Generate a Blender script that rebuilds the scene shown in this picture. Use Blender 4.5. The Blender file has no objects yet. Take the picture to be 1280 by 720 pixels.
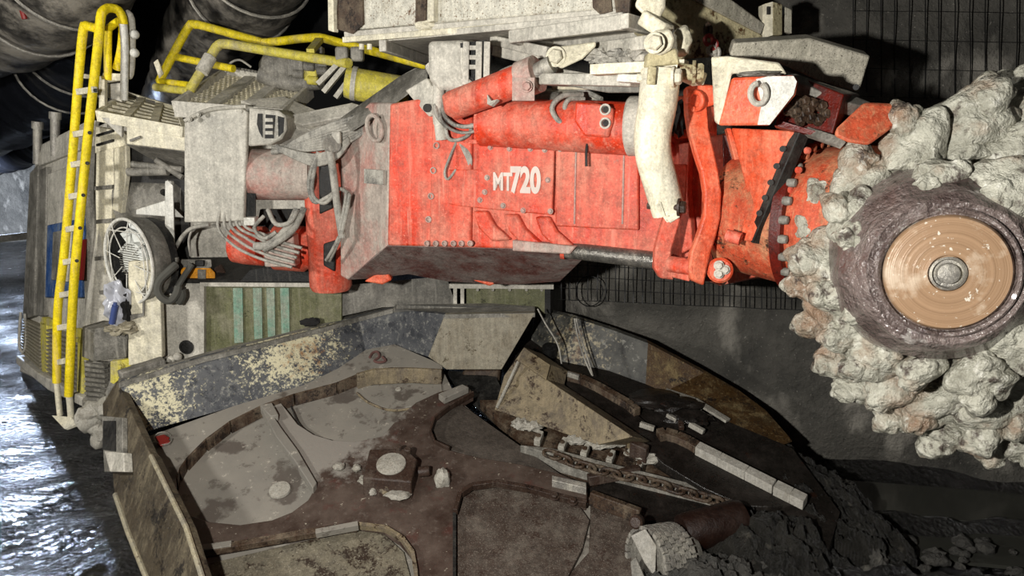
import bpy, bmesh, math, random
from mathutils import Vector, Matrix, noise
random.seed(7)
SC = bpy.context.scene
COL = SC.collection
H, TILT, F = 2.2, math.radians(12), 924.0
V = Vector

# ---------- measuring: a sight line of the surveyed view, cut by a real surface ----------
def ray(px, py):
    a, b = (px-640)/F, (360-py)/F
    return V((a, math.cos(TILT)+b*math.sin(TILT), -math.sin(TILT)+b*math.cos(TILT)))
EYE = V((0, 0, H))
def P(px, py, Y):
    r = ray(px, py); return EYE + r*(Y/r.y)
def G(px, py, z=0.0):
    r = ray(px, py); return EYE + r*((z-H)/r.z)
K = .37
def T(px, py, h=0.0):                       # the sloping loading apron
    r = ray(px, py); return EYE + r*((0.1-K*3.2+h-H)/(r.z-K*r.y))
TN = V((0, -K, 1)).normalized()
def pl3(a, b, c):
    a, b, c = P(*a), P(*b), P(*c)
    n = (b-a).cross(c-a).normalized()
    if n.dot(EYE-a) < 0: n = -n
    return a, n
def R(pl, px, py, off=0.0):
    r = ray(px, py); a, n = pl
    return EYE + r*((a+n*off-EYE).dot(n)/r.dot(n))

# ---------- mesh builder ----------
class MB:
    def __init__(s): s.v = []; s.f = []
    def add(s, vs, fs):
        k = len(s.v); s.v += [V(x) for x in vs]; s.f += [tuple(i+k for i in f) for f in fs]; return s
    def slab(s, pts, off):
        n = len(pts); pts = [V(p) for p in pts]
        return s.add(pts+[p+off for p in pts],
            [tuple(range(n)), tuple(range(2*n-1, n-1, -1))]+[(i, (i+1) % n, n+(i+1) % n, n+i) for i in range(n)])
    def plate(s, pts, t=.03):               # t is real thickness, running away from the viewer's side
        pts = [V(p) for p in pts]
        n = V((0, 0, 0)); c = sum(pts, V((0, 0, 0)))/len(pts)
        for i in range(len(pts)): n += (pts[i]-c).cross(pts[(i+1) % len(pts)]-c)
        n.normalize()
        if n.dot(EYE-c) < 0: n = -n
        return s.slab(pts, -n*t)
    def loft(s, A, B):                      # prism between two outlines
        n = len(A)
        return s.add(list(A)+list(B), [tuple(range(n)), tuple(range(2*n-1, n-1, -1))]+[(i, (i+1) % n, n+(i+1) % n, n+i) for i in range(n)])
    def box(s, c, d, X=None, Y=None, Z=None):
        c = V(c); X = V(X or (1, 0, 0)); Y = V(Y or (0, 1, 0)); Z = V(Z or (0, 0, 1))
        q = []
        for k in (-1, 1):
            for a, b in ((-1, -1), (1, -1), (1, 1), (-1, 1)):
                q.append(c+X*a*d[0]/2+Y*b*d[1]/2+Z*k*d[2]/2)
        return s.add(q, [(0, 1, 2, 3), (7, 6, 5, 4), (0, 1, 5, 4), (1, 2, 6, 5), (2, 3, 7, 6), (3, 0, 4, 7)])
    def bar(s, a, b, w, h=None, up=(0, 0, 1)):
        a, b = V(a), V(b); h = h or w; X = (b-a); L = X.length; X.normalize()
        Y = V(up).cross(X)
        if Y.length < .05: Y = V((1, 0, 0)).cross(X)
        Y.normalize(); Z = X.cross(Y)
        return s.box((a+b)/2, (L, w, h), X, Y, Z)
    def tube(s, pts, r, n=10, sm=4, caps=True):
        pts = [V(p) for p in pts]
        if sm and len(pts) > 2:
            q = []
            for i in range(len(pts)-1):
                p0 = pts[max(i-1, 0)]; p1 = pts[i]; p2 = pts[i+1]; p3 = pts[min(i+2, len(pts)-1)]
                for k in range(sm):
                    t = k/sm
                    q.append(.5*((2*p1)+(p2-p0)*t+(2*p0-5*p1+4*p2-p3)*t*t+(3*p1-p0-3*p2+p3)*t**3))
            pts = q+[pts[-1]]
        m = len(pts); vs = []; fs = []; N = None
        for i, p in enumerate(pts):
            d = (pts[min(i+1, m-1)]-pts[max(i-1, 0)]).normalized()
            if N is None: N = d.orthogonal().normalized()
            else:
                N = N-d*N.dot(d); N = N.normalized() if N.length > 1e-6 else d.orthogonal().normalized()
            B = d.cross(N); rr = r(i/(m-1)) if callable(r) else r
            for k in range(n):
                a = 2*math.pi*k/n; vs.append(p+(N*math.cos(a)+B*math.sin(a))*rr)
        for i in range(m-1):
            for k in range(n):
                fs.append((i*n+k, i*n+(k+1) % n, (i+1)*n+(k+1) % n, (i+1)*n+k))
        if caps: fs += [tuple(range(n-1, -1, -1)), tuple(range((m-1)*n, m*n))]
        return s.add(vs, fs)
    def cyl(s, a, b, r, r2=None, n=24):
        return s.tube([a, b], (lambda t: r+((r if r2 is None else r2)-r)*t), n=n, sm=0)
    def lathe(s, a, ax, prof, n=40, ph=0):
        a = V(a); ax = V(ax).normalized(); N = ax.orthogonal().normalized(); B = ax.cross(N); vs = []; fs = []
        for r, h in prof:
            for k in range(n):
                t = 2*math.pi*k/n+ph; vs.append(a+ax*h+(N*math.cos(t)+B*math.sin(t))*max(r, 1e-4))
        m = len(prof)
        for i in range(m-1):
            for k in range(n): fs.append((i*n+k, i*n+(k+1) % n, (i+1)*n+(k+1) % n, (i+1)*n+k))
        fs += [tuple(range(n-1, -1, -1)), tuple(range((m-1)*n, m*n))]
        return s.add(vs, fs)
    def bolt(s, c, d, r):
        c = V(c); d = V(d).normalized()
        s.lathe(c, d, [(r*1.35, -.002), (r*1.35, r*.25), (r*1.3, r*.3)], n=16)
        return s.lathe(c, d, [(r, r*.2), (r, r*.95), (r*.8, r*1.15)], n=6)
    def lump(s, c, rad, seed=0, amp=.3, sub=3, freq=2.0):
        b = bmesh.new(); bmesh.ops.create_icosphere(b, subdivisions=sub, radius=1)
        rad = V(rad) if not isinstance(rad, (int, float)) else V((rad,)*3); c = V(c); o = V((seed*3.7, seed*1.3, seed*9.1)); vs = []
        for v in b.verts:
            k = 1+amp*noise.fractal(v.co*freq+o, 1.0, 2.0, 3)
            vs.append(c+V((v.co.x*rad.x, v.co.y*rad.y, v.co.z*rad.z))*k)
        fs = [tuple(q.index for q in f.verts) for f in b.faces]; b.free()
        return s.add(vs, fs)
    def bumpy(s, amp, freq, seed=0):        # crumple everything added so far
        for i, v in enumerate(s.v): s.v[i] = v+noise.noise_vector(v*freq+V((seed, 0, 0)))*amp
        return s
    def build(s, name, mat, parent=None, bevel=0, label=None, angle=38, sub=0):
        me = bpy.data.meshes.new(name)
        lo = V([min(v[i] for v in s.v) for i in range(3)]); hi = V([max(v[i] for v in s.v) for i in range(3)])
        c = (lo+hi)/2
        me.from_pydata([v-c for v in s.v], [], s.f)
        b = bmesh.new(); b.from_mesh(me); bmesh.ops.recalc_face_normals(b, faces=b.faces)
        for f in b.faces: f.smooth = True
        b.to_mesh(me); b.free()
        me.set_sharp_from_angle(angle=math.radians(angle))
        me.materials.append(mat)
        o = bpy.data.objects.new(name, me); COL.objects.link(o)
        wl(o, c)
        if parent: adopt(o, parent)
        if bevel:
            m = o.modifiers.new('edge', 'BEVEL'); m.width = bevel; m.segments = 2; m.limit_method = 'ANGLE'; m.angle_limit = math.radians(38); m.use_clamp_overlap = True
        if label: o['label'] = label
        return o
WORLD = {}
def wl(o, c): o.location = c; WORLD[o.name] = V(c)
def adopt(o, parent):
    o.parent = parent; o.location = WORLD[o.name]-WORLD[parent.name]
def grid(nx, ny, fn):
    m = MB(); m.add([fn(i/(nx-1), j/(ny-1)) for j in range(ny) for i in range(nx)],
        [(j*nx+i, j*nx+i+1, (j+1)*nx+i+1, (j+1)*nx+i) for j in range(ny-1) for i in range(nx-1)]); return m
def empty(name, loc, label, cat, group=None):
    o = bpy.data.objects.new(name, None); COL.objects.link(o); o.empty_display_size = .2; wl(o, V(loc))
    return tag(o, label, cat, group)
def tag(o, label=None, cat=None, group=None, kind=None):
    if label: o['label'] = label
    if cat: o['category'] = cat
    if group: o['group'] = group
    if kind: o['kind'] = kind
    return o
def twin(src, c, parent=None, rot=None, scale=None):
    o = src.copy(); COL.objects.link(o); o.parent = None; wl(o, V(c))
    if parent: adopt(o, parent)
    if rot: o.rotation_euler = rot
    if scale: o.scale = scale
    return o

# ---------- materials ----------
def lin(h):
    h = h.lstrip('#'); c = [int(h[i:i+2], 16)/255 for i in (0, 2, 4)]
    return tuple((x/12.92 if x <= .04045 else ((x+.055)/1.055)**2.4) for x in c)+(1,)
class NT:
    def __init__(s, name):
        s.m = bpy.data.materials.new(name); s.m.use_nodes = True; s.t = s.m.node_tree; s.t.nodes.clear()
        s.out = s.n('ShaderNodeOutputMaterial'); s.b = s.n('ShaderNodeBsdfPrincipled'); s.l(s.b.outputs[0], s.out.inputs[0])
        s.co = s.n('ShaderNodeNewGeometry').outputs['Position']
    def n(s, k, **a):
        x = s.t.nodes.new(k)
        for q, w in a.items(): setattr(x, q, w)
        return x
    def l(s, a, b): s.t.links.new(a, b)
    def noise(s, sc, det=5, rough=.6, vec=None, stretch=None):
        x = s.n('ShaderNodeTexNoise'); x.inputs['Scale'].default_value = sc; x.inputs['Detail'].default_value = det; x.inputs['Roughness'].default_value = rough
        v = vec or s.co
        if stretch:
            mp = s.n('ShaderNodeMapping'); mp.inputs['Scale'].default_value = stretch; s.l(v, mp.inputs[0]); v = mp.outputs[0]
        s.l(v, x.inputs['Vector']); return x.outputs[0]
    def ramp(s, f, lo, hi, a=0., b=1.):
        x = s.n('ShaderNodeMapRange'); x.inputs[1].default_value = lo; x.inputs[2].default_value = hi; x.inputs[3].default_value = a; x.inputs[4].default_value = b; s.l(f, x.inputs[0]); return x.outputs[0]
    def mix(s, f, a, b):
        x = s.n('ShaderNodeMix', data_type='RGBA')
        if isinstance(f, (int, float)): x.inputs[0].default_value = f
        else: s.l(f, x.inputs[0])
        for q, w in ((6, a), (7, b)):
            if isinstance(w, tuple): x.inputs[q].default_value = w
            else: s.l(w, x.inputs[q])
        return x.outputs[2]
    def math(s, op, a, b=0.):
        x = s.n('ShaderNodeMath', operation=op)
        for i, w in enumerate((a, b)):
            if isinstance(w, (int, float)): x.inputs[i].default_value = w
            else: s.l(w, x.inputs[i])
        return x.outputs[0]
    def blob(s, c, rad):                    # 1 at a stain's middle, 0 at its rim
        x = s.n('ShaderNodeVectorMath', operation='DISTANCE'); s.l(s.co, x.inputs[0]); x.inputs[1].default_value = c
        return s.ramp(x.outputs['Value'], 0, rad, 1, 0)
    def bump(s, h, st=.3, dist=.01):
        x = s.n('ShaderNodeBump'); x.inputs['Strength'].default_value = st; x.inputs['Distance'].default_value = dist
        s.l(h, x.inputs['Height']); s.l(x.outputs[0], s.b.inputs['Normal'])
    def done(s, col, rough=.6, metal=0., spec=.5, coat=0.):
        i = s.b.inputs
        if isinstance(col, tuple): i['Base Color'].default_value = col
        else: s.l(col, i['Base Color'])
        if isinstance(rough, (int, float)): i['Roughness'].default_value = rough
        else: s.l(rough, i['Roughness'])
        i['Metallic'].default_value = metal; i['Specular IOR Level'].default_value = spec; i['Coat Weight'].default_value = coat
        return s.m
def grime(name, paint, dust, rust=None, dl=.5, rl=.3, sc=4., rough=.6, spec=.4, speck=None, bump=.35, streak=.35, metal=0., soft=.12):
    """painted or bare steel under dust, streaks, chips and rust; dl / rl are how much of the surface they take"""
    t = NT(name); paint, dust = lin(paint), lin(dust)
    var = t.noise(sc*.6, 4)
    c = t.mix(t.ramp(var, .3, .7, 0, .35), paint, tuple(x*.62 for x in paint[:3])+(1,))
    fine = t.noise(sc*14, 3)
    d = t.noise(sc, 6, .68)
    d = t.math('ADD', d, t.math('MULTIPLY', t.math('SUBTRACT', fine, .5), .25))
    st = t.noise(sc*3, 4, .6, stretch=(1, 1, .12))
    d = t.math('ADD', d, t.math('MULTIPLY', t.math('SUBTRACT', st, .5), streak))
    lo = .5+(.5-dl)*.7
    c = t.mix(t.ramp(d, lo-soft, lo+soft), c, dust)
    if rust:
        r = t.math('ADD', t.noise(sc*1.7, 8, .72), t.math('MULTIPLY', t.math('SUBTRACT', fine, .5), .3))
        lo = .5+(.5-rl)*.6
        c = t.mix(t.ramp(r, lo-.04, lo+.04), c, t.mix(t.noise(sc*9, 3), lin(rust), tuple(x*.35 for x in lin(rust)[:3])+(1,)))
    if speck:
        c = t.mix(t.ramp(t.noise(sc*22, 2), .62, .66), c, lin(speck))
    g = t.math('ADD', t.math('MULTIPLY', t.noise(sc*4.5, 9, .78), .65), t.math('MULTIPLY', t.noise(sc*7, 5, .7, stretch=(1, 1, .07)), .35))
    gr = t.n('ShaderNodeCombineColor'); gv = t.math('MULTIPLY', t.ramp(g, .38, .62, .6, 1.16), t.ramp(t.noise(sc*26, 8, .8), .36, .6, .72, 1.12))
    for i in range(3): t.l(gv, gr.inputs[i])
    mx = t.n('ShaderNodeMix', data_type='RGBA', blend_type='MULTIPLY'); mx.inputs[0].default_value = 1; t.l(c, mx.inputs[6]); t.l(gr.outputs[0], mx.inputs[7]); c = mx.outputs[2]
    # scuffs: thin dusty drips and pale flecks, with a few dark chips
    c = t.mix(t.ramp(t.noise(sc*9, 6, .65, stretch=(1, 1, .05)), .57, .66, 0, .55), c, dust)
    c = t.mix(t.ramp(t.noise(sc*18, 6, .75), .6, .66, 0, .6), c, tuple(min(1, x*1.25) for x in dust[:3])+(1,))
    c = t.mix(t.ramp(t.noise(sc*11+3, 8, .75), .62, .66, 0, .55), c, tuple(x*.25 for x in dust[:3])+(1,))
    t.bump(t.math('ADD', t.math('ADD', d, g), t.math('MULTIPLY', fine, .5)), bump, .012)
    return t.done(c, t.ramp(d, .3, .7, rough-.15, min(1, rough+.2)), metal, spec)

DUST = '#b9b4a6'
M = {}
M['cream'] = grime('cream_paint', '#ece4c8', '#d4cebb', '#6a4a2a', dl=.4, rl=.12, sc=3)
M['cream_rust'] = grime('chipped_cream_paint', '#dcd8c8', '#b9b2a0', '#7a4c25', dl=.3, rl=.28, sc=5, speck='#6b5230')
M['cream_worn'] = grime('worn_cream_paint', '#cfc49c', '#a89d78', '#6a4a28', dl=.35, rl=.36, sc=4)
M['ochre_plate'] = grime('weathered_plate', '#a89e82', '#8c8676', '#5c4226', dl=.5, rl=.3, sc=6)
M['dustgrey'] = grime('dusty_steel', '#b4b0a3', '#c8c3b6', None, dl=.6, sc=3)
M['dustdark'] = grime('grey_steel', '#6d6a62', '#98948a', None, dl=.45, sc=4)
M['concrete'] = grime('speckled_plate', '#aaa594', '#bfb9a8', '#5a5244', dl=.5, rl=.2, sc=6, speck='#5c564a')
M['red'] = grime('red_paint', '#e24426', '#d99079', '#b8a89a', dl=.4, rl=.16, sc=3.2, rough=.55, streak=.9, soft=.24)
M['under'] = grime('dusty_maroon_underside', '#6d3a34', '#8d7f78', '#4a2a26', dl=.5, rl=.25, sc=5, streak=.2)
M['red_dusty'] = grime('dusty_red_paint', '#c8574a', '#b3a79b', None, dl=.74, sc=2.6, soft=.25)
M['orange'] = grime('orange_red_paint', '#ee5f3a', '#ea8a68', '#7a5a44', dl=.4, rl=.14, sc=4, rough=.45)
M['orange_rust'] = grime('rusty_orange_paint', '#cc5636', '#c08a64', '#4a3020', dl=.42, rl=.33, sc=6)
M['drum_rust'] = grime('dark_rust', '#22130d', '#2c1c14', '#140c0a', dl=.4, rl=.3, sc=6, rough=.45)
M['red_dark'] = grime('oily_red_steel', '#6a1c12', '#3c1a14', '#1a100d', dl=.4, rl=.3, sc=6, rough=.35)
M['yellow'] = grime('yellow_paint', '#f0d818', '#c9b870', '#5a4c2c', dl=.28, rl=.16, sc=6)
M['yellow_dusty'] = grime('dusty_yellow_paint', '#d8cb50', '#b5ab80', '#5a4a30', dl=.4, rl=.1, sc=7)
M['ladder'] = grime('ladder_yellow_paint', '#ffe40e', '#d8bb74', '#8a7040', dl=.22, rl=.06, sc=3)
M['louvre'] = grime('tan_louvre', '#a59c84', '#8d8674', None, dl=.5, sc=5)
M['blue'] = grime('blue_paint', '#2f5590', '#7688a0', '#8a5a60', dl=.35, rl=.1, sc=5)
M['black'] = grime('black_rubber_and_shade', '#161615', '#46443f', None, dl=.3, sc=6)
M['void'] = grime('dark_innards_and_shade', '#1c1b19', '#3a3833', None, dl=.4, sc=8)  # near-black colour stands in for shade inside holes, gaps and recesses
M['hose'] = grime('dusty_hose', '#5f5d58', '#aca89d', None, dl=.62, sc=7)
M['steel'] = grime('worn_bright_steel', '#9a968e', '#bdb8aa', '#6b5a48', dl=.4, rl=.15, sc=8, rough=.4, metal=.3)
M['rod'] = grime('chrome_rod', '#77746e', '#a7a296', None, dl=.35, sc=8, rough=.3, metal=.6)
M['olive'] = grime('olive_board', '#6b6c4a', '#85826a', '#4a4a30', dl=.4, rl=.25, sc=5)
M['white'] = grime('white_paint', '#e6e4da', '#c2bcae', None, dl=.3, sc=5)
M['tape'] = grime('green_tape', '#7ba68f', '#98a08e', '#55705f', dl=.5, rl=.2, sc=9)
M['amber'] = grime('amber_plastic', '#e69a22', '#c99a50', None, dl=.3, sc=6, rough=.4)
M['brownsteel'] = grime('brown_steel', '#3e2e25', '#5a4f45', '#2a1a12', dl=.3, rl=.3, sc=5, rough=.5)
M['rust'] = grime('rusty_steel', '#463426', '#6e6150', '#2c1f16', dl=.42, rl=.4, sc=8, rough=.6)
M['tan'] = grime('tan_scoured_steel', '#8d7f64', '#6a6052', '#3e2a1a', dl=.42, rl=.36, sc=6, streak=.7)
M['tan_grey'] = grime('grey_scoured_steel', '#98917f', '#837b6a', '#62563f', dl=.4, rl=.3, sc=7, streak=.8)
M['panel'] = grime('muddy_side_plate', '#4c4335', '#6e6450', '#2a231b', dl=.34, rl=.35, sc=3.5, streak=.9)
M['dark_deck'] = grime('glossy_dark_steel', '#1d1a17', '#2c2723', '#3c2419', dl=.4, rl=.25, sc=6, rough=.3)  # near-black glossy steel, much darker than the left deck
M['light_bar'] = grime('light_concrete_bar', '#b4b0a6', '#9c978b', '#6c6558', dl=.4, rl=.12, sc=12)
M['bright'] = grime('bright_dust', '#b4b0a4', '#8d877a', '#55504a', dl=.35, rl=.25, sc=16)

def m_deck():
    t = NT('dusty_deck')
    c = t.mix(t.ramp(t.noise(2.5, 6), .35, .65), lin('#878278'), lin('#77736b'))
    c = t.mix(t.ramp(t.noise(3.2, 6, .55), .56, .6), c, lin('#575049'))
    c = t.mix(t.ramp(t.noise(9, 9, .75), .57, .61, 0, .8), c, lin('#5e5850'))
    c = t.mix(t.ramp(t.noise(16, 8, .75), .6, .64, 0, .8), c, lin('#aaa497'))
    t.bump(t.noise(18, 6), .25, .01); return t.done(c, .62)
M['deck'] = m_deck()
def m_star():
    t = NT('rust_brown_wheel_with_dust')
    b = t.mix(t.ramp(t.noise(5, 8, .7), .35, .65), lin('#33261f'), lin('#574b43'))
    b = t.mix(t.ramp(t.noise(9, 5), .58, .68, 0, .6), b, lin('#50302a'))
    b = t.mix(t.ramp(t.noise(22, 8, .8), .55, .66, 0, .7), b, lin('#6a6058'))
    f = t.math('ADD', t.blob((-1.35, 4.35, .5), 1.15), t.math('MULTIPLY', t.math('SUBTRACT', t.noise(6, 8, .7), .5), .9))
    c = t.mix(t.ramp(f, .38, .5), b, lin('#87827a'))
    c = t.mix(t.ramp(t.noise(30, 4), .67, .7), c, lin('#a09888'))
    t.bump(t.noise(20, 6), .3, .01); return t.done(c, .45)
M['star'] = m_star()
def m_back():
    t = NT('blue_grey_plate_with_cream_scale_and_rust')
    b = t.mix(t.ramp(t.noise(4, 6), .3, .7), lin('#2c2f35'), lin('#595a5b'))
    f1 = t.math('MAXIMUM', t.math('MULTIPLY', t.blob(tuple(P(355, 445, 4.85)), .62), 1.1), t.math('MULTIPLY', t.blob(tuple(P(200, 500, 4.4)), .42), 1.0))
    b = t.mix(t.ramp(t.noise(26, 9, .8), .52, .6, 0, .8), b, lin('#85847e'))
    b = t.mix(t.ramp(t.noise(15, 9, .8), .53, .58), b, lin('#2b2d32'))
    f = t.math('ADD', t.math('MULTIPLY', f1, .3), t.math('ADD', t.math('MULTIPLY', t.noise(60, 8, .75), .6), t.math('MULTIPLY', t.noise(13, 8, .7), .4)))
    c = t.mix(t.ramp(f, .64, .69), b, lin('#c6bf9f'))
    g = t.math('ADD', t.math('MULTIPLY', t.blob(tuple(P(372, 452, 4.85)), .42), .75), t.noise(30, 8, .7))
    c = t.mix(t.ramp(g, .8, 1.0), c, lin('#8a6038'))
    t.bump(t.noise(30, 6), .35, .01); return t.done(c, .7)
M['back'] = m_back()
def m_wing():
    t = NT('dark_plate_with_cream_scale')
    b = t.mix(t.ramp(t.noise(7, 8, .7), .4, .6), lin('#1f1f1c'), lin('#4a4943'))
    b = t.mix(t.ramp(t.noise(18, 9, .8), .56, .61), b, lin('#7c7a72'))
    f = t.math('ADD', t.math('MULTIPLY', t.blob(tuple(P(712, 432, 4.7)), .42), .2), t.noise(34, 8, .75))
    c = t.mix(t.ramp(f, .62, .72), b, lin('#9a9076'))
    g = t.math('ADD', t.math('MULTIPLY', t.blob(tuple(P(725, 432, 4.9)), .35), .6), t.noise(12, 6, .7))
    c = t.mix(t.ramp(g, .86, 1.05), c, lin('#6a4a30'))
    t.bump(t.noise(30, 6), .35, .01); return t.done(c, .6)
M['wing'] = m_wing()
M['wing_rust'] = grime('ochre_rusted_plate', '#4a3418', '#857450', '#24160c', dl=.32, rl=.35, sc=6)
def m_rock(name, a, b, sc, bs, light='#6a6861', amt=.64, rough=.85, spec=.3):
    t = NT(name)
    n1 = t.noise(sc, 8, .65)
    c = t.mix(t.ramp(n1, .35, .65), lin(a), lin(b))
    c = t.mix(t.ramp(t.noise(sc*2.3, 6, .5, stretch=(1, 1, .6)), amt, amt+.1), c, lin(light))
    c = t.mix(t.ramp(t.noise(sc*40, 2), .66, .72, 0, .7), c, lin(light))
    t.bump(t.math('ADD', t.noise(sc*4, 8, .7), n1), bs, .06); return t.done(c, rough, 0, spec)
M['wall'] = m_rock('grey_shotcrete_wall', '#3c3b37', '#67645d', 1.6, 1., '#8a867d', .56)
M['wallfar'] = m_rock('shade_darkened_rock', '#1b1b1b', '#262626', 1.0, .4, '#333333')  # rock coloured very dark to stand in for the unlit tunnel
M['muck'] = m_rock('wet_black_muck', '#1f1e1b', '#34322d', 7, .9, '#56534b', .62, .42, .6)
M['mud'] = m_rock('grey_mud', '#343330', '#4a4843', 5, .7, '#66635b', .62, .55, .5)
def m_floor():
    t = NT('wet_black_tunnel_floor')
    c = t.mix(t.ramp(t.noise(3, 8, .7), .35, .65), lin('#1d1d1c'), lin('#383735'))
    vo = t.n('ShaderNodeTexVoronoi'); vo.inputs['Scale'].default_value = 38; t.l(t.co, vo.inputs['Vector'])
    h = t.math('ADD', vo.outputs['Distance'], t.math('MULTIPLY', t.noise(16, 6, .75), 1.6))
    t.bump(h, 1., .05); return t.done(c, t.ramp(t.noise(2, 3), .35, .65, .1, .3), 0, .8)
M['floor'] = m_floor()
def m_water():
    t = NT('still_muddy_water'); t.bump(t.noise(3, 2), .04, .02); return t.done(lin('#3a3a35'), .12, 0, .45)
M['water'] = m_water()
def m_coat():
    t = NT('wet_rubble_coating')
    n = t.noise(11, 7, .65)
    c = t.mix(t.ramp(n, .35, .62), lin('#8a887a'), lin('#c2c0b0'))
    c = t.mix(t.ramp(t.noise(4, 5), .5, .64, 0, .85), c, lin('#8d7058'))
    c = t.mix(t.ramp(t.noise(9, 6, .7), .56, .64), c, lin('#4e443c'))
    c = t.mix(t.ramp(t.noise(22, 6, .7), .58, .66, 0, .8), c, lin('#d4d2c6'))
    t.bump(t.math('ADD', n, t.noise(34, 5, .6)), .75, .04); return t.done(c, t.ramp(n, .3, .7, .18, .5), 0, .7)
M['coat'] = m_coat()
def m_drum():
    t = NT('wet_brown_drum')
    n = t.noise(6, 6, .65)
    c = t.mix(t.ramp(n, .35, .65), lin('#4a3d3a'), lin('#7c6f6a'))
    c = t.mix(t.ramp(t.noise(14, 4), .6, .68), c, lin('#96908a'))
    t.bump(t.math('ADD', n, t.noise(30, 4)), .9, .03); return t.done(c, .14, 0, .9, .5)
M['drum'] = m_drum()
HC = P(1182, 340, 2.35); HA = V((.33, .94, -.05)).normalized()      # cutter head: centre of the end cap, axis pointing into the head
def m_cap():
    t = NT('scoured_tan_cap')
    d = t.n('ShaderNodeVectorMath', operation='DISTANCE'); t.l(t.co, d.inputs[0]); d.inputs[1].default_value = HC
    r = t.math('MULTIPLY', d.outputs['Value'], 1.0)
    cx = t.n('ShaderNodeCombineXYZ'); t.l(t.math('MULTIPLY', r, 60), cx.inputs[0])
    rings = t.noise(1.4, 5, .7, vec=cx.outputs[0])
    n = t.noise(9, 6)
    c = t.mix(t.ramp(rings, .35, .65), lin('#b08f70'), lin('#8f7256'))
    c = t.mix(t.ramp(n, .55, .68), c, lin('#c9b49c'))
    c = t.mix(t.ramp(t.noise(60, 2), .66, .72), c, lin('#e0d8c8'))
    t.bump(t.math('ADD', rings, n), .35, .006); return t.done(c, .3, .1, .7)
M['cap'] = m_cap()
def m_duct():
    t = NT('black_duct_fabric')
    c = t.mix(t.ramp(t.noise(3, 7, .65, stretch=(1, 1, 2)), .36, .6), lin('#1c1b1a'), lin('#8f897e'))
    c = t.mix(t.ramp(t.noise(2, 9, .75), .46, .56, 0, .75), c, lin('#0e0e0f'))
    t.bump(t.noise(9, 5), .3, .03); return t.done(c, .38, 0, .5)
M['duct'] = m_duct()
def m_duct2():
    t = NT('glossy_black_duct_fabric')
    t.bump(t.noise(7, 4), .3, .03); return t.done(t.mix(t.noise(5, 5), lin('#0c0d10'), lin('#22242a')), .3, 0, .6)
M['duct_dark'] = m_duct2()
def plain(name, h, rough=.5, metal=0.): 
    t = NT(name); t.bump(t.noise(40, 3), .15, .005); return t.done(t.mix(t.noise(12, 4), lin(h), tuple(x*.6 for x in lin(h)[:3])+(1,)), rough, metal)
M['wire'] = plain('black_wire', '#141414', .5, .3)
M['letters'] = plain('white_lettering', '#e2d3c8', .6)
M['strap'] = plain('grey_webbing', '#57564f', .9)
M['plastic'] = plain('clear_grey_plastic_bag', '#c6c8d0', .25)
M['redplastic'] = plain('red_plastic', '#8c2420', .4)
M['ruddy'] = plain('reddish_brown_cloth', '#6a4a44', .9)
M['foliate'] = plain('fan_housing_bright', '#eceee6', .45)
M['bluebottle'] = plain('blue_plastic', '#4a5a90', .4)
M['darkcloth'] = plain('black_cloth', '#1c1b1a', .95)

# =============== THE TUNNEL ===============
def fbm(x, y, s=1., o=0.): return noise.fractal(V((x*s+o, y*s, o)), 1.0, 2.1, 5)
def floor_h(x, y):
    h = .05*fbm(x, y, .8)+.012*fbm(x, y, 3.5)+.01*fbm(x, y, 12)
    # muddy ridge between the two pools and the bank at the wall foot
    if x > .9:
        yr = 3.92-.17*(x-1.9)+.05*math.sin(x*5)
        d = abs(y-yr)/.11
        h = h*.35-.05+(.12+.05*fbm(x, y, 4))*math.exp(-d*d)
        yb = 4.73-.32*(x-1.9)
        h += .12*math.exp(-((y-yb)/.13)**2)
        yf = 3.42-.12*(x-1.9)
        h += (.1+.12*abs(fbm(x, y, 5, 3)))*max(0, min(1, (yf-y)/.12))
    return h
def floor_pt(u, v):
    return V((-13+21*u, -2+17*v, 0))
m = MB()
xs = [-13+.22*i for i in range(46)]+[-2.9+.045*i for i in range(160)]+[4.3+.3*i for i in range(12)]
ys = [-2+.3*i for i in range(15)]+[2.5+.04*i for i in range(90)]+[6.15+.25*i for i in range(40)]
nx, ny = len(xs), len(ys)
m.add([V((x, y, floor_h(x, y))) for y in ys for x in xs], [(j*nx+i, j*nx+i+1, (j+1)*nx+i+1, (j+1)*nx+i) for j in range(ny-1) for i in range(nx-1)])
fl = tag(m.build('floor', M['floor'], angle=180), kind='structure')

def wall(name, path, mat, z1=5.2, amp=.1, step=.12, seed=0, zlo=-.3):
    pts = []
    for a, b in zip(path, path[1:]):
        a, b = V(a+(0,)), V(b+(0,)); n = max(2, int((b-a).length/step))
        pts += [a+(b-a)*k/n for k in range(n)]
    pts.append(V(path[-1]+(0,)))
    nz = int(z1/step); vs = []
    for j in range(nz+1):
        z = zlo+(z1-zlo)*j/nz
        for i, p in enumerate(pts):
            d = (pts[min(i+1, len(pts)-1)]-pts[max(i-1, 0)]).normalized(); n = V((d.y, -d.x, 0))
            vs.append(V((p.x, p.y, z))+n*amp*noise.fractal(V((p.x*.9+seed, p.y*.9, z*.9)), 1., 2., 5)+n*.35*amp*noise.fractal(V((p.x*4, p.y*4+seed, z*4)), 1., 2., 3))
    k = len(pts)
    m = MB(); m.add(vs, [(j*k+i, j*k+i+1, (j+1)*k+i+1, (j+1)*k+i) for j in range(nz) for i in range(k-1)])
    return tag(m.build(name, mat, angle=180), kind='structure')
wa, wb = G(1280, 612), G(1040, 582)
wdir = (wb-wa).normalized()
def wq(x): return wa.y+(x-wa.x)*wdir.y/wdir.x
RW = [(7.5, wq(7.5)), (wa.x, wa.y), (wb.x, wb.y), (.6, wq(.6)+.1), (-.6, 6.6)]
wall('wall_right', RW, M['wall'], amp=.1)
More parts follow.
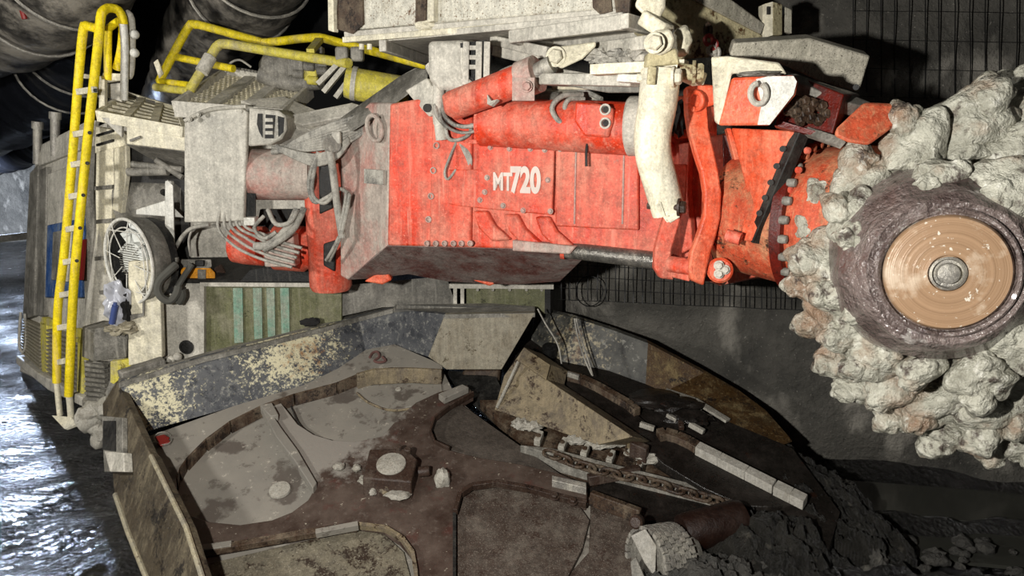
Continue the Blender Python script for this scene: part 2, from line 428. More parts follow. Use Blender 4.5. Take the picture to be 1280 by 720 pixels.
wall('wall_far_right', [(-.6, 6.6), (-3.5, 9.6), (-9.4, 15.)], M['wallfar'], amp=.35, seed=4, step=.25)
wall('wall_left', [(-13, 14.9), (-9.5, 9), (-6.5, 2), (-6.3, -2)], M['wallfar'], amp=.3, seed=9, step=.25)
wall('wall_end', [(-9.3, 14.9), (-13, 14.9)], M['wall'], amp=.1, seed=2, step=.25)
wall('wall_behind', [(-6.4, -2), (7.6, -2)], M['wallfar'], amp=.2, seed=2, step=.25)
wall('wall_face', [(7.5, -2), (7.5, 3.4)], M['wallfar'], amp=.2, seed=6, step=.25)
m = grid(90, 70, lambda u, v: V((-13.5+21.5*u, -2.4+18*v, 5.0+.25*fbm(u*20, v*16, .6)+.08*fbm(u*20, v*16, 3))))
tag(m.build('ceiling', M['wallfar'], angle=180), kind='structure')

# pools of water on the floor
def puddle(label, x0, x1, y0, y1, z, group=None):
    pts = []
    for k in range(48):
        a = 2*math.pi*k/48; r = 1+.12*noise.noise(V((math.cos(a)*2+x0, math.sin(a)*2, 1)))
        ca, sa = math.cos(a), math.sin(a); ca = math.copysign(abs(ca)**.5, ca); sa = math.copysign(abs(sa)**.6, sa)
        X = (x0+x1)/2+(x1-x0)/2*ca*r; Yc = (y0+y1)/2-.17*(X-(x0+x1)/2)
        pts.append(V((X, Yc+(y1-y0)/2*sa*r, z)))
    o = MB().slab(pts, V((0, 0, -.02))).build('puddle', M['water'])
    return tag(o, label, 'puddle')
puddle('wide still grey pool between the muddy ridge and the far wall', 1.35, 3.9, 3.9, 4.32, 0.0)
puddle('small dark pool in front of the muddy ridge at the right', 1.3, 3.6, 3.46, 3.86, 0.005)

# welded mesh pinned on the shotcrete wall
WP = (V((wa.x, wa.y, 0)), V((wdir.y, -wdir.x, 0)) if V((wdir.y, -wdir.x, 0)).dot(EYE-wa) > 0 else V((-wdir.y, wdir.x, 0)))
def mesh_sheet(label, corners, nu, nv, r, jit, seed, mat='wire'):
    rnd = random.Random(seed); A, B, C, D = [R(WP, *c, off=.07) for c in corners]
    def q(u, v): return A.lerp(B, u).lerp(D.lerp(C, u), v)+WP[1]*rnd.uniform(-.01, .012)
    m = MB()
    for i in range(nu+1):
        u = min(1, max(0, i/nu+rnd.uniform(-jit, jit)))
        m.tube([q(u, t/5) for t in range(6)], r, n=5, sm=2)
    for j in range(nv+1):
        v = j/nv; m.tube([q(t/12, v) for t in range(13)], r*.55, n=5, sm=2)
    return tag(m.build('wire_mesh', M[mat]), label, 'wire mesh', 'welded mesh on the tunnel wall')
mesh_sheet('black welded wire mesh on grey wall below the red boom', [(690, 300), (1100, 322), (1100, 392), (690, 374)], 33, 5, .0042, .004, 3)
mesh_sheet('black welded wire mesh on wall above the cutter head, top right', [(1066, -60), (1330, -60), (1330, 128), (1066, 120)], 14, 5, .0034, .006, 5)
m = MB(); pts = [R(WP, 737+17*math.cos(a), 364+19*math.sin(a), .1) for a in [k*2*math.pi/8 for k in range(9)]]
m.tube(pts, .004, n=5, sm=3)
tag(m.build('wire_ring', M['wire']), 'black wire ring hanging against the grey wall mesh', 'wire')

# ventilation ducts overhead
def duct(name, path, rad, mat, label, ribs, rib=.03, hoops=()):
    pts = [P(*p) for p in path]
    q = []; sm = 14
    for i in range(len(pts)-1):
        p0 = pts[max(i-1, 0)]; p1 = pts[i]; p2 = pts[i+1]; p3 = pts[min(i+2, len(pts)-1)]
        for k in range(sm):
            t = k/sm; q.append(.5*((2*p1)+(p2-p0)*t+(2*p0-5*p1+4*p2-p3)*t*t+(3*p1-p0-3*p2+p3)*t**3))
    q.append(pts[-1]); N = len(q)
    m = MB(); m.tube(q, lambda t: (rad(t) if callable(rad) else rad)*(1-rib*abs(math.sin(t*ribs*math.pi))), n=40, sm=0)
    m.bumpy(.02, 3)
    o = tag(m.build(name, mat, angle=60), label, 'duct', 'ventilation ducts under the roof')
    for hp in hoops:
        k = int(hp*(N-1)); c = q[k]; d = (q[min(k+1, N-1)]-q[max(k-1, 0)]).normalized()
        rr = (rad(hp) if callable(rad) else rad)
        n1 = d.orthogonal().normalized(); n2 = d.cross(n1)
        h = MB(); h.tube([c+(n1*math.cos(a)+n2*math.sin(a))*(rr*1.015) for a in [2*math.pi*i/36 for i in range(37)]], .012, n=6, sm=0)
        h.build('hoop', M['steel'], o, label='grey metal hoop')
    return o
duct('ventilation_duct', [(170, -160, 4.9), (75, -40, 5.6), (20, 10, 6.3), (-60, 40, 7.0)], .47, M['duct'], 'dusty dark grey ventilation duct in the top left corner', 7, .05, (.33, .5))
duct('ventilation_duct', [(110, 30, 7.2), (75, 95, 7.8), (10, 135, 8.6), (-60, 165, 9.6)], .46, M['duct_dark'], 'glossy black ribbed duct below the dusty one, left edge', 16, .09, (.2, .3))
duct('ventilation_duct', [(60, 170, 10.2), (20, 187, 10.8), (-10, 195, 11.6), (-50, 200, 12.5)], .3, M['duct_dark'], 'small distant ribbed duct above the lit far wall', 18, .14)
duct('ventilation_duct', [(345, -120, 5.4), (312, -30, 5.9), (262, 45, 6.8), (225, 130, 7.9)], lambda t: .44-.08*t, M['duct'], 'dark duct hanging behind the yellow handrails, top centre left', 12, .05, (.3, .42))
# red strap dangling in front of the duct
o = MB().tube([P(22, -25, 5.4), P(26, 5, 5.35), P(31, 24, 5.35)], .018, n=8).build('hanging_strap', M['redplastic']); tag(o, 'thin red strap hanging beside the duct in top left corner', 'strap')
# bright far wall furniture: steel beam across the opening at left
o = MB().bar(P(-30, 302, 9.5), P(40, 294, 9.2), .09).build('steel_beam', M['dustdark']); tag(o, 'dark horizontal beam crossing the lit opening at far left', 'beam')

# =============== LIGHT ===============
def lamp(kind, loc, energy, color, size=.2, target=None, name='work_or_fill_light', **k):
    d = bpy.data.lights.new(name, kind); d.energy = energy; d.color = color
    if kind == 'AREA': d.size = size
    elif kind in ('POINT', 'SPOT'): d.shadow_soft_size = size
    for a, b in k.items(): setattr(d, a, b)
    o = bpy.data.objects.new(name, d); COL.objects.link(o); o.location = loc
    if target is not None: o.rotation_euler = (V(target)-V(loc)).to_track_quat('-Z', 'Y').to_euler()
    return o
lamp('POINT', (-.85, .2, 2.2), 640, (1., .97, .92), .05)
lamp('POINT', (-4.3, 2.2, 2.5), 330, (1., .97, .92), .15)  # added fill lamp, unseen, brightens the ladder side of the hull
lamp('AREA', tuple(P(-30, 215, 11.5)), 75, (.62, .75, 1.), .25, target=tuple(G(30, 520)), spread=math.radians(70))
lamp('AREA', tuple(P(-90, 240, 9.0)), 170, (.7, .8, 1.), .4, target=tuple(P(8, 250, 14)), spread=math.radians(60))  # added lamp, unseen, aimed to brighten the far end wall
w = bpy.data.worlds.new('tunnel_air'); SC.world = w; w.use_nodes = True
w.node_tree.nodes['Background'].inputs[0].default_value = (.6, .65, .7, 1); w.node_tree.nodes['Background'].inputs[1].default_value = .06

cam = bpy.data.cameras.new('camera'); cam.lens = 36*F/1280; cam.sensor_width = 36; cam.clip_start = .05
co = bpy.data.objects.new('camera', cam); COL.objects.link(co); co.location = EYE; co.rotation_euler = (math.pi/2-TILT, 0, 0); SC.camera = co
SC.view_settings.view_transform = 'Standard'; SC.view_settings.look = 'None'; SC.view_settings.gamma = 1; SC.view_settings.use_curve_mapping = False
SC.view_settings.exposure = 0.0

# =============== THE ROADHEADER ===============
RH = empty('roadheader', (-.7, 4.6, 0), 'huge dusty white and red tunnelling machine with yellow ladder, boom and rubble-caked cutter head', 'mining machine')
def bp(name, m, mat, parent=RH, **k): return m.build(name, M[mat] if isinstance(mat, str) else mat, parent, **k)
def at(pts, Y): return [P(x, y, Y) for x, y in pts]
def pp(pts): return [P(*p) for p in pts]
def hoses(lst, parent, name='hose', mat='hose'):
    for r, pts in lst:
        if isinstance(mat, str): bp(name, MB().tube(pp(pts), r, n=10, sm=5), mat, parent)

# --- chassis hull
A1, B1, B2, A2 = P(136, 150, 5.3), P(44, 195, 6.6), P(24, 466, 6.6), P(104, 500, 5.3)
C1, C2 = P(440, 150, 5.3), P(440, 470, 5.3)
D1, D2 = C1+V((0, 1.6, 0)), C2+V((0, 1.6, 0))
hull = MB()
hull.add([A1, C1, C2, A2, B1, D1, D2, B2], [(0, 1, 2, 3), (4, 5, 6, 7), (0, 1, 5, 4), (3, 2, 6, 7), (0, 3, 7, 4), (1, 2, 6, 5)])
HULL = bp('hull', hull, 'dustgrey', bevel=.02)
SIDE = pl3((136, 150, 5.3), (104, 500, 5.3), (44, 195, 6.6))
def side(pts, off=0.): return [R(SIDE, x, y, off) for x, y in pts]
SN = SIDE[1]
# side plating: pillars, upper belt, canvas-like folds
for a in ([(37, 215), (47, 205), (42, 395), (28, 400)], [(49, 212), (58, 208), (55, 395), (45, 395)]):
    bp('side_pillar', MB().slab(side(a, .04), -SN*.05), 'dustdark', HULL, bevel=.01)
bp('belt_panel', MB().slab(side([(47, 208), (112, 182), (118, 150), (52, 180)], .03), -SN*.04), 'dustgrey', HULL, bevel=.008)
bp('side_panel', MB().slab(side([(60, 217), (103, 200), (98, 280), (59, 283)], .03), -SN*.04), 'dustgrey', HULL, bevel=.008)
blue = bp('control_cabinet', MB().slab(side([(59, 281), (104, 272), (101, 372), (56, 372)], .035), -SN*.05), 'blue', HULL, bevel=.01, label='blue cabinet door')
bp('cabinet_window', MB().slab(side([(66, 290), (77, 288), (75, 350), (64, 350)], .05), -SN*.02), 'dustdark', blue, bevel=.004)
bp('cabinet_window', MB().slab(side([(81, 286), (88, 285), (84, 352), (78, 352)], .05), -SN*.02), 'cream', blue, bevel=.004)
bp('warning_strip', MB().slab(side([(99, 300), (106, 299), (102, 350), (95, 350)], .05), -SN*.015), 'redplastic', blue)
# cream fender bands curving down beside the ladder
def strip(pL, pR, off, t, mat, name, parent=HULL, pl=None, **k):
    pl = pl or SIDE
    L = [R(pl, *p, off=off) for p in pL]; Rr = [R(pl, *p, off=off) for p in pR]
    m = MB(); n = len(L); vs = L+Rr+[p-pl[1]*t for p in L]+[p-pl[1]*t for p in Rr]; fs = []
    for i in range(n-1):
        fs += [(i, i+1, n+i+1, n+i), (2*n+i, 2*n+i+1, 3*n+i+1, 3*n+i), (i, i+1, 2*n+i+1, 2*n+i), (n+i, n+i+1, 3*n+i+1, 3*n+i)]
    fs += [(0, n, 3*n, 2*n), (n-1, 2*n-1, 4*n-1, 3*n-1)]
    m.add(vs, fs); return bp(name, m, mat, parent, **k)
FRN = (P(150, 300, 5.33), V((-.35, -.94, 0)))
strip([(108, 185), (104, 240), (108, 290), (105, 340), (107, 405)], [(119, 182), (117, 240), (118, 290), (113, 345), (108, 406)], .06, .04, 'dustdark', 'fender_edge', pl=FRN)
strip([(120, 190), (119, 240), (120, 290), (117, 340), (110, 405)], [(141, 185), (142, 225), (139, 270), (133, 320), (130, 405)], .07, .04, 'cream', 'fender_panel', pl=FRN, bevel=.006)
strip([(142, 185), (143, 225), (140, 262)], [(157, 182), (158, 215), (152, 267)], .1, .04, 'cream', 'fender_panel', pl=FRN, bevel=.006)
for y in (235, 277, 323, 366):
    bp('fender_joint', MB().slab([R(FRN, 118, y-2, .09), R(FRN, 140, y-4, .09), R(FRN, 140, y+1, .09), R(FRN, 118, y+3, .09)], FRN[1]*-.02), 'dustdark', HULL)
# belt above the fenders
bp('belt_panel', MB().slab([R(FRN, 119, 158, .06), R(FRN, 152, 165, .06), R(FRN, 157, 182, .06), R(FRN, 118, 192, .06)], FRN[1]*-.05), 'cream', HULL, bevel=.008)
for y in (168, 180): bp('fender_joint', MB().slab([R(FRN, 120, y, .08), R(FRN, 140, y-6, .08), R(FRN, 140, y-3, .08), R(FRN, 120, y+3, .08)], FRN[1]*-.02), 'void', HULL)
# louvred doors low on the side
def louvre(q, frame, nsl=12):
    o = bp('louvre_door', MB().slab(side(q, .03), -SN*.04), 'louvre', HULL, bevel=.004)
    m = MB()
    for k in range(nsl):
        t = (k+.5)/nsl; a = side([q[0], q[3]], .045); b = side([q[1], q[2]], .045)
        m.bar(a[0].lerp(a[1], t), b[0].lerp(b[1], t), .03, .018)
    bp('louvre_slat', m, 'louvre', o); return o
louvre([(31, 398), (52, 407), (52, 462), (28, 440)], 1)
louvre([(60, 410), (100, 420), (98, 492), (58, 467)], 1)
for q in ([(50, 402), (58, 404), (58, 467), (52, 464)], [(97, 420), (102, 421), (102, 494), (96, 492)], [(52, 396), (66, 400), (66, 408), (50, 406)], [(93, 410), (103, 412), (103, 430), (93, 428)]):
    bp('door_post', MB().slab(side(q, .06), -SN*.05), 'yellow_dusty', HULL, bevel=.005, label='yellow door post')
bp('sill', MB().slab(side([(20, 444), (46, 466), (102, 497), (110, 512), (60, 488), (20, 455)], .1), -SN*.12), 'dustgrey', HULL, bevel=.01)
hoses([(.012, [(26, 390, 6.35), (24, 430, 6.3), (29, 440, 6.3), (33, 425, 6.3), (31, 392, 6.35)])], HULL)
# exhaust stubs on the roof
for x, y0, y1 in ((47, 152, 205), (69, 140, 195)):
    m = MB(); m.cyl(P(x, y1, 6.4 if x < 60 else 6.1), P(x, y0, 6.4 if x < 60 else 6.1), .035); m.cyl(P(x, y0+9, 6.1 if x > 60 else 6.4), P(x, y0, 6.1 if x > 60 else 6.4), .045)
    bp('exhaust_pipe', m, 'steel', HULL, label='grey pipe stub on the roof edge')
bp('roof_coaming', MB().plate(pp([(52, 180, 6.45), (106, 152, 5.6), (108, 168, 5.6), (52, 200, 6.45)]), .05), 'dustgrey', HULL, bevel=.01)

# front recess with tank, ledge and strut
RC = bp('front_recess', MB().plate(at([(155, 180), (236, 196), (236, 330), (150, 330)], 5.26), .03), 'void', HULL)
bp('tank', MB().lathe(P(152, 250, 5.4), (1, .02, -.01), [(.1, 0), (.18, .02), (.2, .08), (.2, .46), (.18, .5)], n=32), 'dustdark', HULL, label='brownish grey tank in the front recess')
m = MB(); m.cyl(P(204, 240, 5.05), P(206, 241, 5.03), .022, n=12); bp('tank_plug', m, 'black', HULL)
for a, b, r in (((165, 205, 5.1), (228, 212, 5.1), .022), ((160, 215, 5.12), (210, 214, 5.1), .03), ((195, 200, 5.1), (228, 222, 5.08), .02)):
    bp('pipe', MB().cyl(P(*a), P(*b), r, n=12), 'dustdark', HULL)
bp('ledge', MB().loft(pp([(170, 262, 5.0), (208, 250, 5.0), (230, 272, 5.0), (170, 268, 5.0)]), pp([(172, 262, 5.15), (208, 250, 5.15), (230, 272, 5.15), (172, 268, 5.15)])), 'white', HULL, bevel=.006, label='white sheet metal ledge')
bp('strut', MB().bar(P(212, 226, 4.98), P(211, 322, 4.98), .05, .04), 'white', HULL, bevel=.006, label='white vertical strut')
bp('strut_flange', MB().plate(pp([(209, 225, 4.95), (216, 232, 4.95), (218, 322, 4.95), (207, 322, 4.95)]), .012), 'white', HULL)

# caged cooling fan
FC = P(164, 326, 4.87); FN = V((-.55, -.83, 0)).normalized(); FU = V((0, 0, 1)); FX = FN.cross(FU).normalized(); FR = .282
def fp(a, r, d=0.): return FC+(FX*math.cos(a)+FU*math.sin(a))*r*FR+FN*d
fan = bp('cooling_fan', MB().lathe(FC, FN, [(.1, -.18), (.22, -.18), (.28, -.11), (.292, -.03), (.285, -.0), (.27, -.0), (.265, -.17), (.05, -.175)], n=48), 'dustdark', label='round caged fan with bright blades')
bp('fan_throat', MB().lathe(FC, FN, [(.274, -.168), (.274, -.004), (.268, -.004), (.26, -.162), (.02, -.16)], n=48), 'black', fan)  # black liner stands in for the shade inside the fan housing
for rr, w in ((1.0, .011), (.8, .005)):
    bp('cage_ring', MB().tube([fp(2*math.pi*k/40, rr, .02) for k in range(41)], w, n=8, sm=0), 'white', fan)
for k in range(8):
    a = k*math.pi/4+.2; bp('cage_wire', MB().tube([fp(a, .3, .03), fp(a, .8, .03), fp(a, 1., .02)], .0035, n=6, sm=0), 'white', fan)
for k in range(11):
    a = 2*math.pi*k/11
    bp('blade', MB().slab([fp(a, .25, -.06), fp(a+.28, .28, -.12), fp(a+.42, .9, -.12), fp(a+.12, .9, -.05)], FN*-.006), M['foliate'], fan)
m = MB(); m.lathe(FC, FN, [(.12, -.06), (.12, -.02), (.1, 0)], n=32)
hub = bp('fan_hub', m, M['foliate'], fan)
for a, b in (((.2, 1.), (.2+math.pi, 1.)),): pass
m = MB()
for k in range(-7, 8):
    h = k*.016; L = math.sqrt(max(0, .12**2-h*h)); m.bar(FC+FX*-L+FU*h+FN*.012, FC+FX*L+FU*h+FN*.012, .004, .005)
bp('hub_grille', m, M['dustdark'] if False else 'dustdark', fan)
for k in range(4):
    a = math.pi/4+k*math.pi/2; bp('cage_wire', MB().tube([fp(a, 1., .03), fp(a+math.pi*.5, 1., .03)], .0035, n=6, sm=0), 'white', fan)

# front panels
bp('front_panel', MB().plate(at([(160, 327), (199, 325), (203, 447), (160, 458)], 4.8), .05), 'cream', HULL, bevel=.006, label='cream front panel with a slot')
bp('panel_slot', MB().plate(at([(178, 359), (181, 358), (180, 395), (159, 402), (158, 394), (178, 392)], 4.785), .03), 'dustdark', HULL)
bp('front_panel', MB().plate(at([(203, 350), (252, 352), (252, 448), (204, 452)], 4.95), .05), 'dustgrey', HULL, bevel=.006, label='grey front panel with round hole')
m = MB(); m.lathe(P(233, 434, 4.945), (0, -1, 0), [(.05, -.005), (.05, .004), (.036, .005), (.034, -.003)], n=24); bp('lock_hole', m, 'void', HULL)
bp('hinge_rod', MB().tube(pp([(199, 326, 4.9), (202, 390, 4.9), (203, 448, 4.9)]), .008, n=8), 'dustdark', HULL)
BD = bp('green_board', MB().plate(at([(254, 356), (427, 357), (427, 455), (254, 448)], 4.97), .05), 'olive', HULL, bevel=.005, label='olive green board with tape strips')
for x0, x1, y1 in ((291, 304, 428), (316, 328, 423), (333, 344, 422), (350, 362, 418)):
    bp('tape_strip', MB().plate(at([(x0, 360), (x1-1, 360), (x1, y1), (x0+2, y1+1)], 4.955), .008), 'tape', BD, label='faded green tape strip')
bp('board_frame', MB().plate(at([(250, 353), (430, 354), (430, 359), (250, 358)], 4.93), .08), 'dustgrey', HULL)
bp('board_frame', MB().plate(at([(250, 358), (255, 358), (255, 450), (251, 450)], 4.93), .05), 'dustgrey', HULL)
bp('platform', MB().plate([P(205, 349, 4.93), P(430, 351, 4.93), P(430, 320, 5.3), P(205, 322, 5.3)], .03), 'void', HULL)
# small steel box on the side and louvred base under it
o = bp('side_box', MB().loft(pp([(103, 408, 5.0), (118, 416, 4.85), (117, 452, 4.85), (102, 446, 5.0)]), pp([(130, 400, 5.15), (160, 404, 5.0), (159, 447, 5.0), (130, 440, 5.15)])), 'dustdark', HULL, bevel=.006)
m = MB(); m.plate(at([(118, 411), (160, 406), (158, 447), (117, 452)], 4.84), .05); bp('box_front', m, 'dustdark', o, bevel=.005)
m = MB(); m.plate(pp([(105, 450, 5.05), (160, 452, 4.95), (150, 520, 4.7), (108, 500, 5.0)]), .05)
lb = bp('base_grille', m, 'dustdark', HULL)
for k in range(8):
    y = 455+k*6; bp('grille_slat', MB().bar(P(108, y, 4.98-.01*k), P(133, y+3, 4.9-.01*k), .03, .02), 'dustdark', lb)
for k, (x, y) in enumerate(((139, 452), (139, 470))): pass
m = MB(); m.plate(at([(138, 452), (162, 449), (164, 462), (142, 480), (138, 478)], 4.8), .04); m.bolt(P(151, 457, 4.79), (0, -1, 0), .015)
bp('corner_bracket', m, 'yellow_dusty', HULL, bevel=.005)
# crawler drive lumps low at the corner
m = MB()
for k, (x, y, r) in enumerate(((112, 524, .09), (120, 532, .07), (128, 540, .07), (124, 548, .06), (134, 512, .08), (115, 515, .08))): m.lump(P(x, y, 4.75), r, k, .4, 2, 3)
bp('crawler_track', m, 'bright', HULL)

# --- decks and gratings on top left
def truss(name, outline, thick, slats, mat, lab=None, sl=.06):
    o = None
    m = MB(); n = len(outline)
    for i in range(n): m.bar(outline[i], outline[(i+1) % n], .03, thick)
    o = bp(name, m, mat, RH, bevel=.004, label=lab)
    for a, b in slats: bp('deck_slat', MB().bar(a, b, sl, .03), mat, o)
    return o
q = pp([(123, 145, 4.95), (158, 120, 5.6), (222, 140, 5.5), (230, 165, 4.85)])
sl = [(q[0].lerp(q[1], t), q[3].lerp(q[2], t)) for t in (.15, .3, .45, .6, .75, .9)]
dk = truss('walkway', q, .07, sl, 'cream', 'cream slatted walkway seen from below')
for t in (.33, .66): bp('deck_beam', MB().bar(q[0].lerp(q[3], t), q[1].lerp(q[2], t), .05, .06), 'cream', dk)
bp('walkway_fascia', MB().plate(pp([(158, 158, 4.9), (232, 168, 4.85), (232, 189, 4.85), (158, 180, 4.9)]), .05), 'cream', dk, bevel=.006)
bp('walkway_fascia', MB().plate(pp([(158, 119, 5.55), (232, 134, 5.5), (232, 146, 5.5), (158, 132, 5.55)]), .04), 'dustdark', dk)
for a in (((163, 176), (176, 171)), ((205, 183), (218, 176))): bp('stiffener', MB().bar(P(*a[0], 4.88), P(*a[1], 4.88), .02, .015), 'dustdark', dk)
bp('bracket_plate', MB().plate(pp([(126, 147, 4.92), (153, 147, 4.92), (152, 172, 4.92)]), .03), 'dustgrey', dk, bevel=.004)
bp('soffit', MB().plate(pp([(158, 181, 4.95), (232, 190, 4.9), (232, 208, 5.2), (205, 208, 5.25)]), .03), 'dustdark', dk)
q = pp([(218, 134, 4.75), (283, 92, 5.5), (388, 112, 5.3), (384, 122, 4.7), (330, 140, 4.6)])
q = pp([(219, 136, 4.8), (283, 93, 5.6), (389, 113, 5.35), (352, 146, 4.75)])
gm = MB()
for i in range(4): gm.bar(q[i], q[(i+1) % 4], .03, .1)
gr = bp('raised_grating', gm, 'dustgrey', RH, bevel=.004, label='grey perforated step grating seen from below')
for t in (.3, .62): bp('grating_beam', MB().bar(q[0].lerp(q[3], t), q[1].lerp(q[2], t), .09, .05), 'dustgrey', gr, bevel=.004)
m = MB()
gx = 20; gy = 9
for k in range(-gy, gx):
    for sgn in (1, -1):
        u0, v0 = max(0, k/gx), max(0, -k/gy); L_ = min(1-u0, (1-v0)*gy/gx); u1 = u0+L_; v1 = v0+L_*gx/gy
        if sgn < 0: v0, v1 = 1-v0, 1-v1
        m.bar(q[0].lerp(q[3], u0).lerp(q[1].lerp(q[2], u0), v0), q[0].lerp(q[3], u1).lerp(q[1].lerp(q[2], u1), v1), .013, .012)
bp('grating_mesh', m, 'cream', gr)
m = MB()
for k in range(26):
    a = q[1].lerp(q[2], (k+.5)/26); m.box(a+V((0, 0, .055)), (.018, .03, .02))
bp('grating_teeth', m, 'dustdark', gr)
for w in (([(350, 146, 4.7), (440, 128, 4.75), (470, 137, 4.7), (378, 156, 4.65)]), ([(300, 125, 4.9), (355, 120, 5.0), (420, 148, 4.8), (388, 163, 4.65)])):
    bp('cover_strip', MB().plate(pp(w), .04), 'dustgrey', gr, bevel=.006)
# yellow handrails
hr = bp('handrail', MB().tube(pp([(199, 102, 5.45), (234, 36, 5.5), (244, 31, 5.5), (256, 33, 5.5), (318, 50, 5.55), (335, 53, 5.55), (392, 47, 5.4), (420, 52, 5.3), (534, 82, 5.0)]), .03, sm=3), 'yellow', label='long upper yellow handrail')
bp('rail_tube', MB().tube(pp([(219, 71, 5.48), (292, 86, 5.3)]), .026, sm=0), 'yellow', hr)
bp('rail_tube', MB().tube(pp([(198, 101, 5.45), (236, 106, 5.3)]), .022, sm=0), 'yellow', hr)
bp('rail_tube', MB().tube(pp([(194, 109, 5.42), (237, 114, 5.28)]), .028, sm=0), 'yellow_dusty', hr)
bp('rail_tab', MB().plate(pp([(192, 78, 5.42), (197, 74, 5.42), (204, 92, 5.42), (199, 98, 5.42)]), .012), 'cream', hr)
hl = bp('handrail', MB().tube(pp([(237, 113, 5.0), (266, 66, 5.05), (272, 58, 5.05), (284, 55, 5.05), (350, 66, 5.05), (420, 77, 4.95), (436, 79, 4.9)]), .032, sm=3), 'yellow_dusty', label='lower yellow handrail')
bp('rail_sleeve', MB().cyl(P(252, 90, 4.99), P(263, 71, 5.04), .042), 'dustgrey', hl)
bp('rail_clamp', MB().bar(P(388, 64, 5.0), P(399, 50, 5.3), .05, .03), 'yellow_dusty', hl)
# ladder
LB = {}
rail = bp('ladder', MB().tube(pp([(146, 86, 5.25), (152, 60, 5.2), (154, 28, 5.12), (148, 13, 5.1), (136, 10, 5.06), (129, 14, 5.02), (126, 22, 5.0), (122, 62, 4.98), (112, 150, 4.95), (103, 240, 4.93), (92, 360, 4.92), (86, 495, 4.9)]), .029, sm=3), 'ladder', label='yellow access ladder')
bp('ladder_rail', MB().tube(pp([(122, 36, 5.0), (110, 33, 5.04), (104, 38, 5.06), (97, 112, 5.08), (90, 205, 5.07), (80, 320, 5.06), (72, 390, 5.05), (71, 478, 5.04)]), .029, sm=3), 'ladder', rail)
bp('ladder_rail', MB().tube(pp([(153, 24, 5.12), (139, 33, 5.16), (135, 44, 5.18), (135, 100, 5.2)]), .025, sm=3), 'ladder', rail)
bp('ladder_rail', MB().tube(pp([(154, 30, 5.1), (156, 60, 5.12), (155, 125, 5.14)]), .026, sm=3), 'white', rail, label='cream rail stile')
bp('ladder_rail', MB().tube(pp([(158, 16, 5.2), (164, 24, 5.2), (165, 60, 5.2), (163, 92, 5.2), (158, 95, 5.2)]), .024, sm=3), 'dustgrey', rail)
for y in (43, 66): bp('rail_knob', MB().lump(P(168, y, 5.15), .032, 1, .05, 2), 'white', rail)
for y, xl, xr in ((112, 98, 119), (165, 94, 112), (203, 91, 109), (243, 88, 104), (284, 84, 100), (325, 80, 96), (366, 75, 92), (407, 71, 89), (450, 71, 87)):
    bp('rung', MB().bar(P(xl, y+3, 5.06), P(xr, y, 4.94), .035, .04), 'cream', rail, bevel=.004)
    bp('rung_end', MB().cyl(P(xr, y+1, 4.92), P(xr, y+1, 4.90), .012, n=12), 'black', rail)
bp('ladder_foot', MB().tube(pp([(71, 478, 5.04), (73, 500, 5.04), (75, 519, 5.04)]), .02), 'cream', rail)
bp('ladder_foot', MB().tube(pp([(86, 490, 4.9), (88, 510, 4.9), (89, 525, 4.9)]), .022), 'cream', rail)
bp('foot_plate', MB().plate(pp([(64, 519, 5.05), (88, 521, 4.85), (96, 530, 4.85), (80, 536, 4.8)]), .03), 'cream', rail, bevel=.004)
for w in (((104, 92), (126, 95), (128, 100), (104, 98), 5.15), ((128, 91), (155, 92), (155, 100), (126, 104), 5.2)): bp('ladder_bracket', MB().plate(at(w[:4], w[4]), .05), 'cream', rail, bevel=.004)
bp('ladder_bracket', MB().bar(P(129, 100, 5.15), P(129, 142, 5.1), .04), 'cream', rail, bevel=.004)
bp('ladder_bracket', MB().plate(at([(134, 105), (152, 103), (152, 128), (134, 122)], 5.3), .06), 'dustgrey', rail, bevel=.004)

# valve block behind the lower rail, yellow accumulator
m = MB(); m.lathe(P(325, 82, 5.35), (1, 0, -.09), [(.03, 0), (.09, .04), (.12, .1), (.12, .2), (.09, .26), (.05, .28)], n=20)
vb = bp('valve_block', m, 'dustdark')
for x, y, a in ((372, 84, .12), (390, 92, .1), (402, 80, .1), (398, 66, .08), (386, 75, .09)):
    bp('valve', MB().box(P(x, y, 5.25), (a*.9, a, a)).cyl(P(x-6, y+8, 5.2), P(x+8, y+9, 5.2), .03, n=12), 'dustdark' if x != 390 else 'yellow_dusty', vb, bevel=.01)
bp('pipe', MB().tube(pp([(325, 92, 5.3), (365, 104, 5.3), (400, 101, 5.25)]), .06), 'dustdark', vb)
hoses([(.008, [(282, 90, 5.4), (288, 79, 5.4), (300, 75, 5.4), (314, 84, 5.4)])], vb)
ac = bp('accumulator', MB().lathe(P(436, 104, 4.85), (1, .1, -.16), [(.02, -.03), (.09, -.02), (.1, .02), (.1, .33), (.06, .38)], n=32), 'yellow_dusty', label='dusty yellow cylinder')
bp('accumulator_strap', MB().lathe(P(440, 104, 4.85), (1, .1, -.16), [(.1, 0), (.106, 0), (.106, .03), (.1, .03)], n=32), 'dustgrey', ac)
for a in (((405, 115), (434, 80)), ((420, 122), (440, 95)), ((398, 105), (425, 78))): bp('brace', MB().bar(P(*a[0], 4.95), P(*a[1], 4.95), .05, .03), 'dustgrey', ac)
for x in (428, 447): bp('lug', MB().box(P(x, 68, 4.95), (.08, .08, .09)), 'dustdark', ac, bevel=.015)

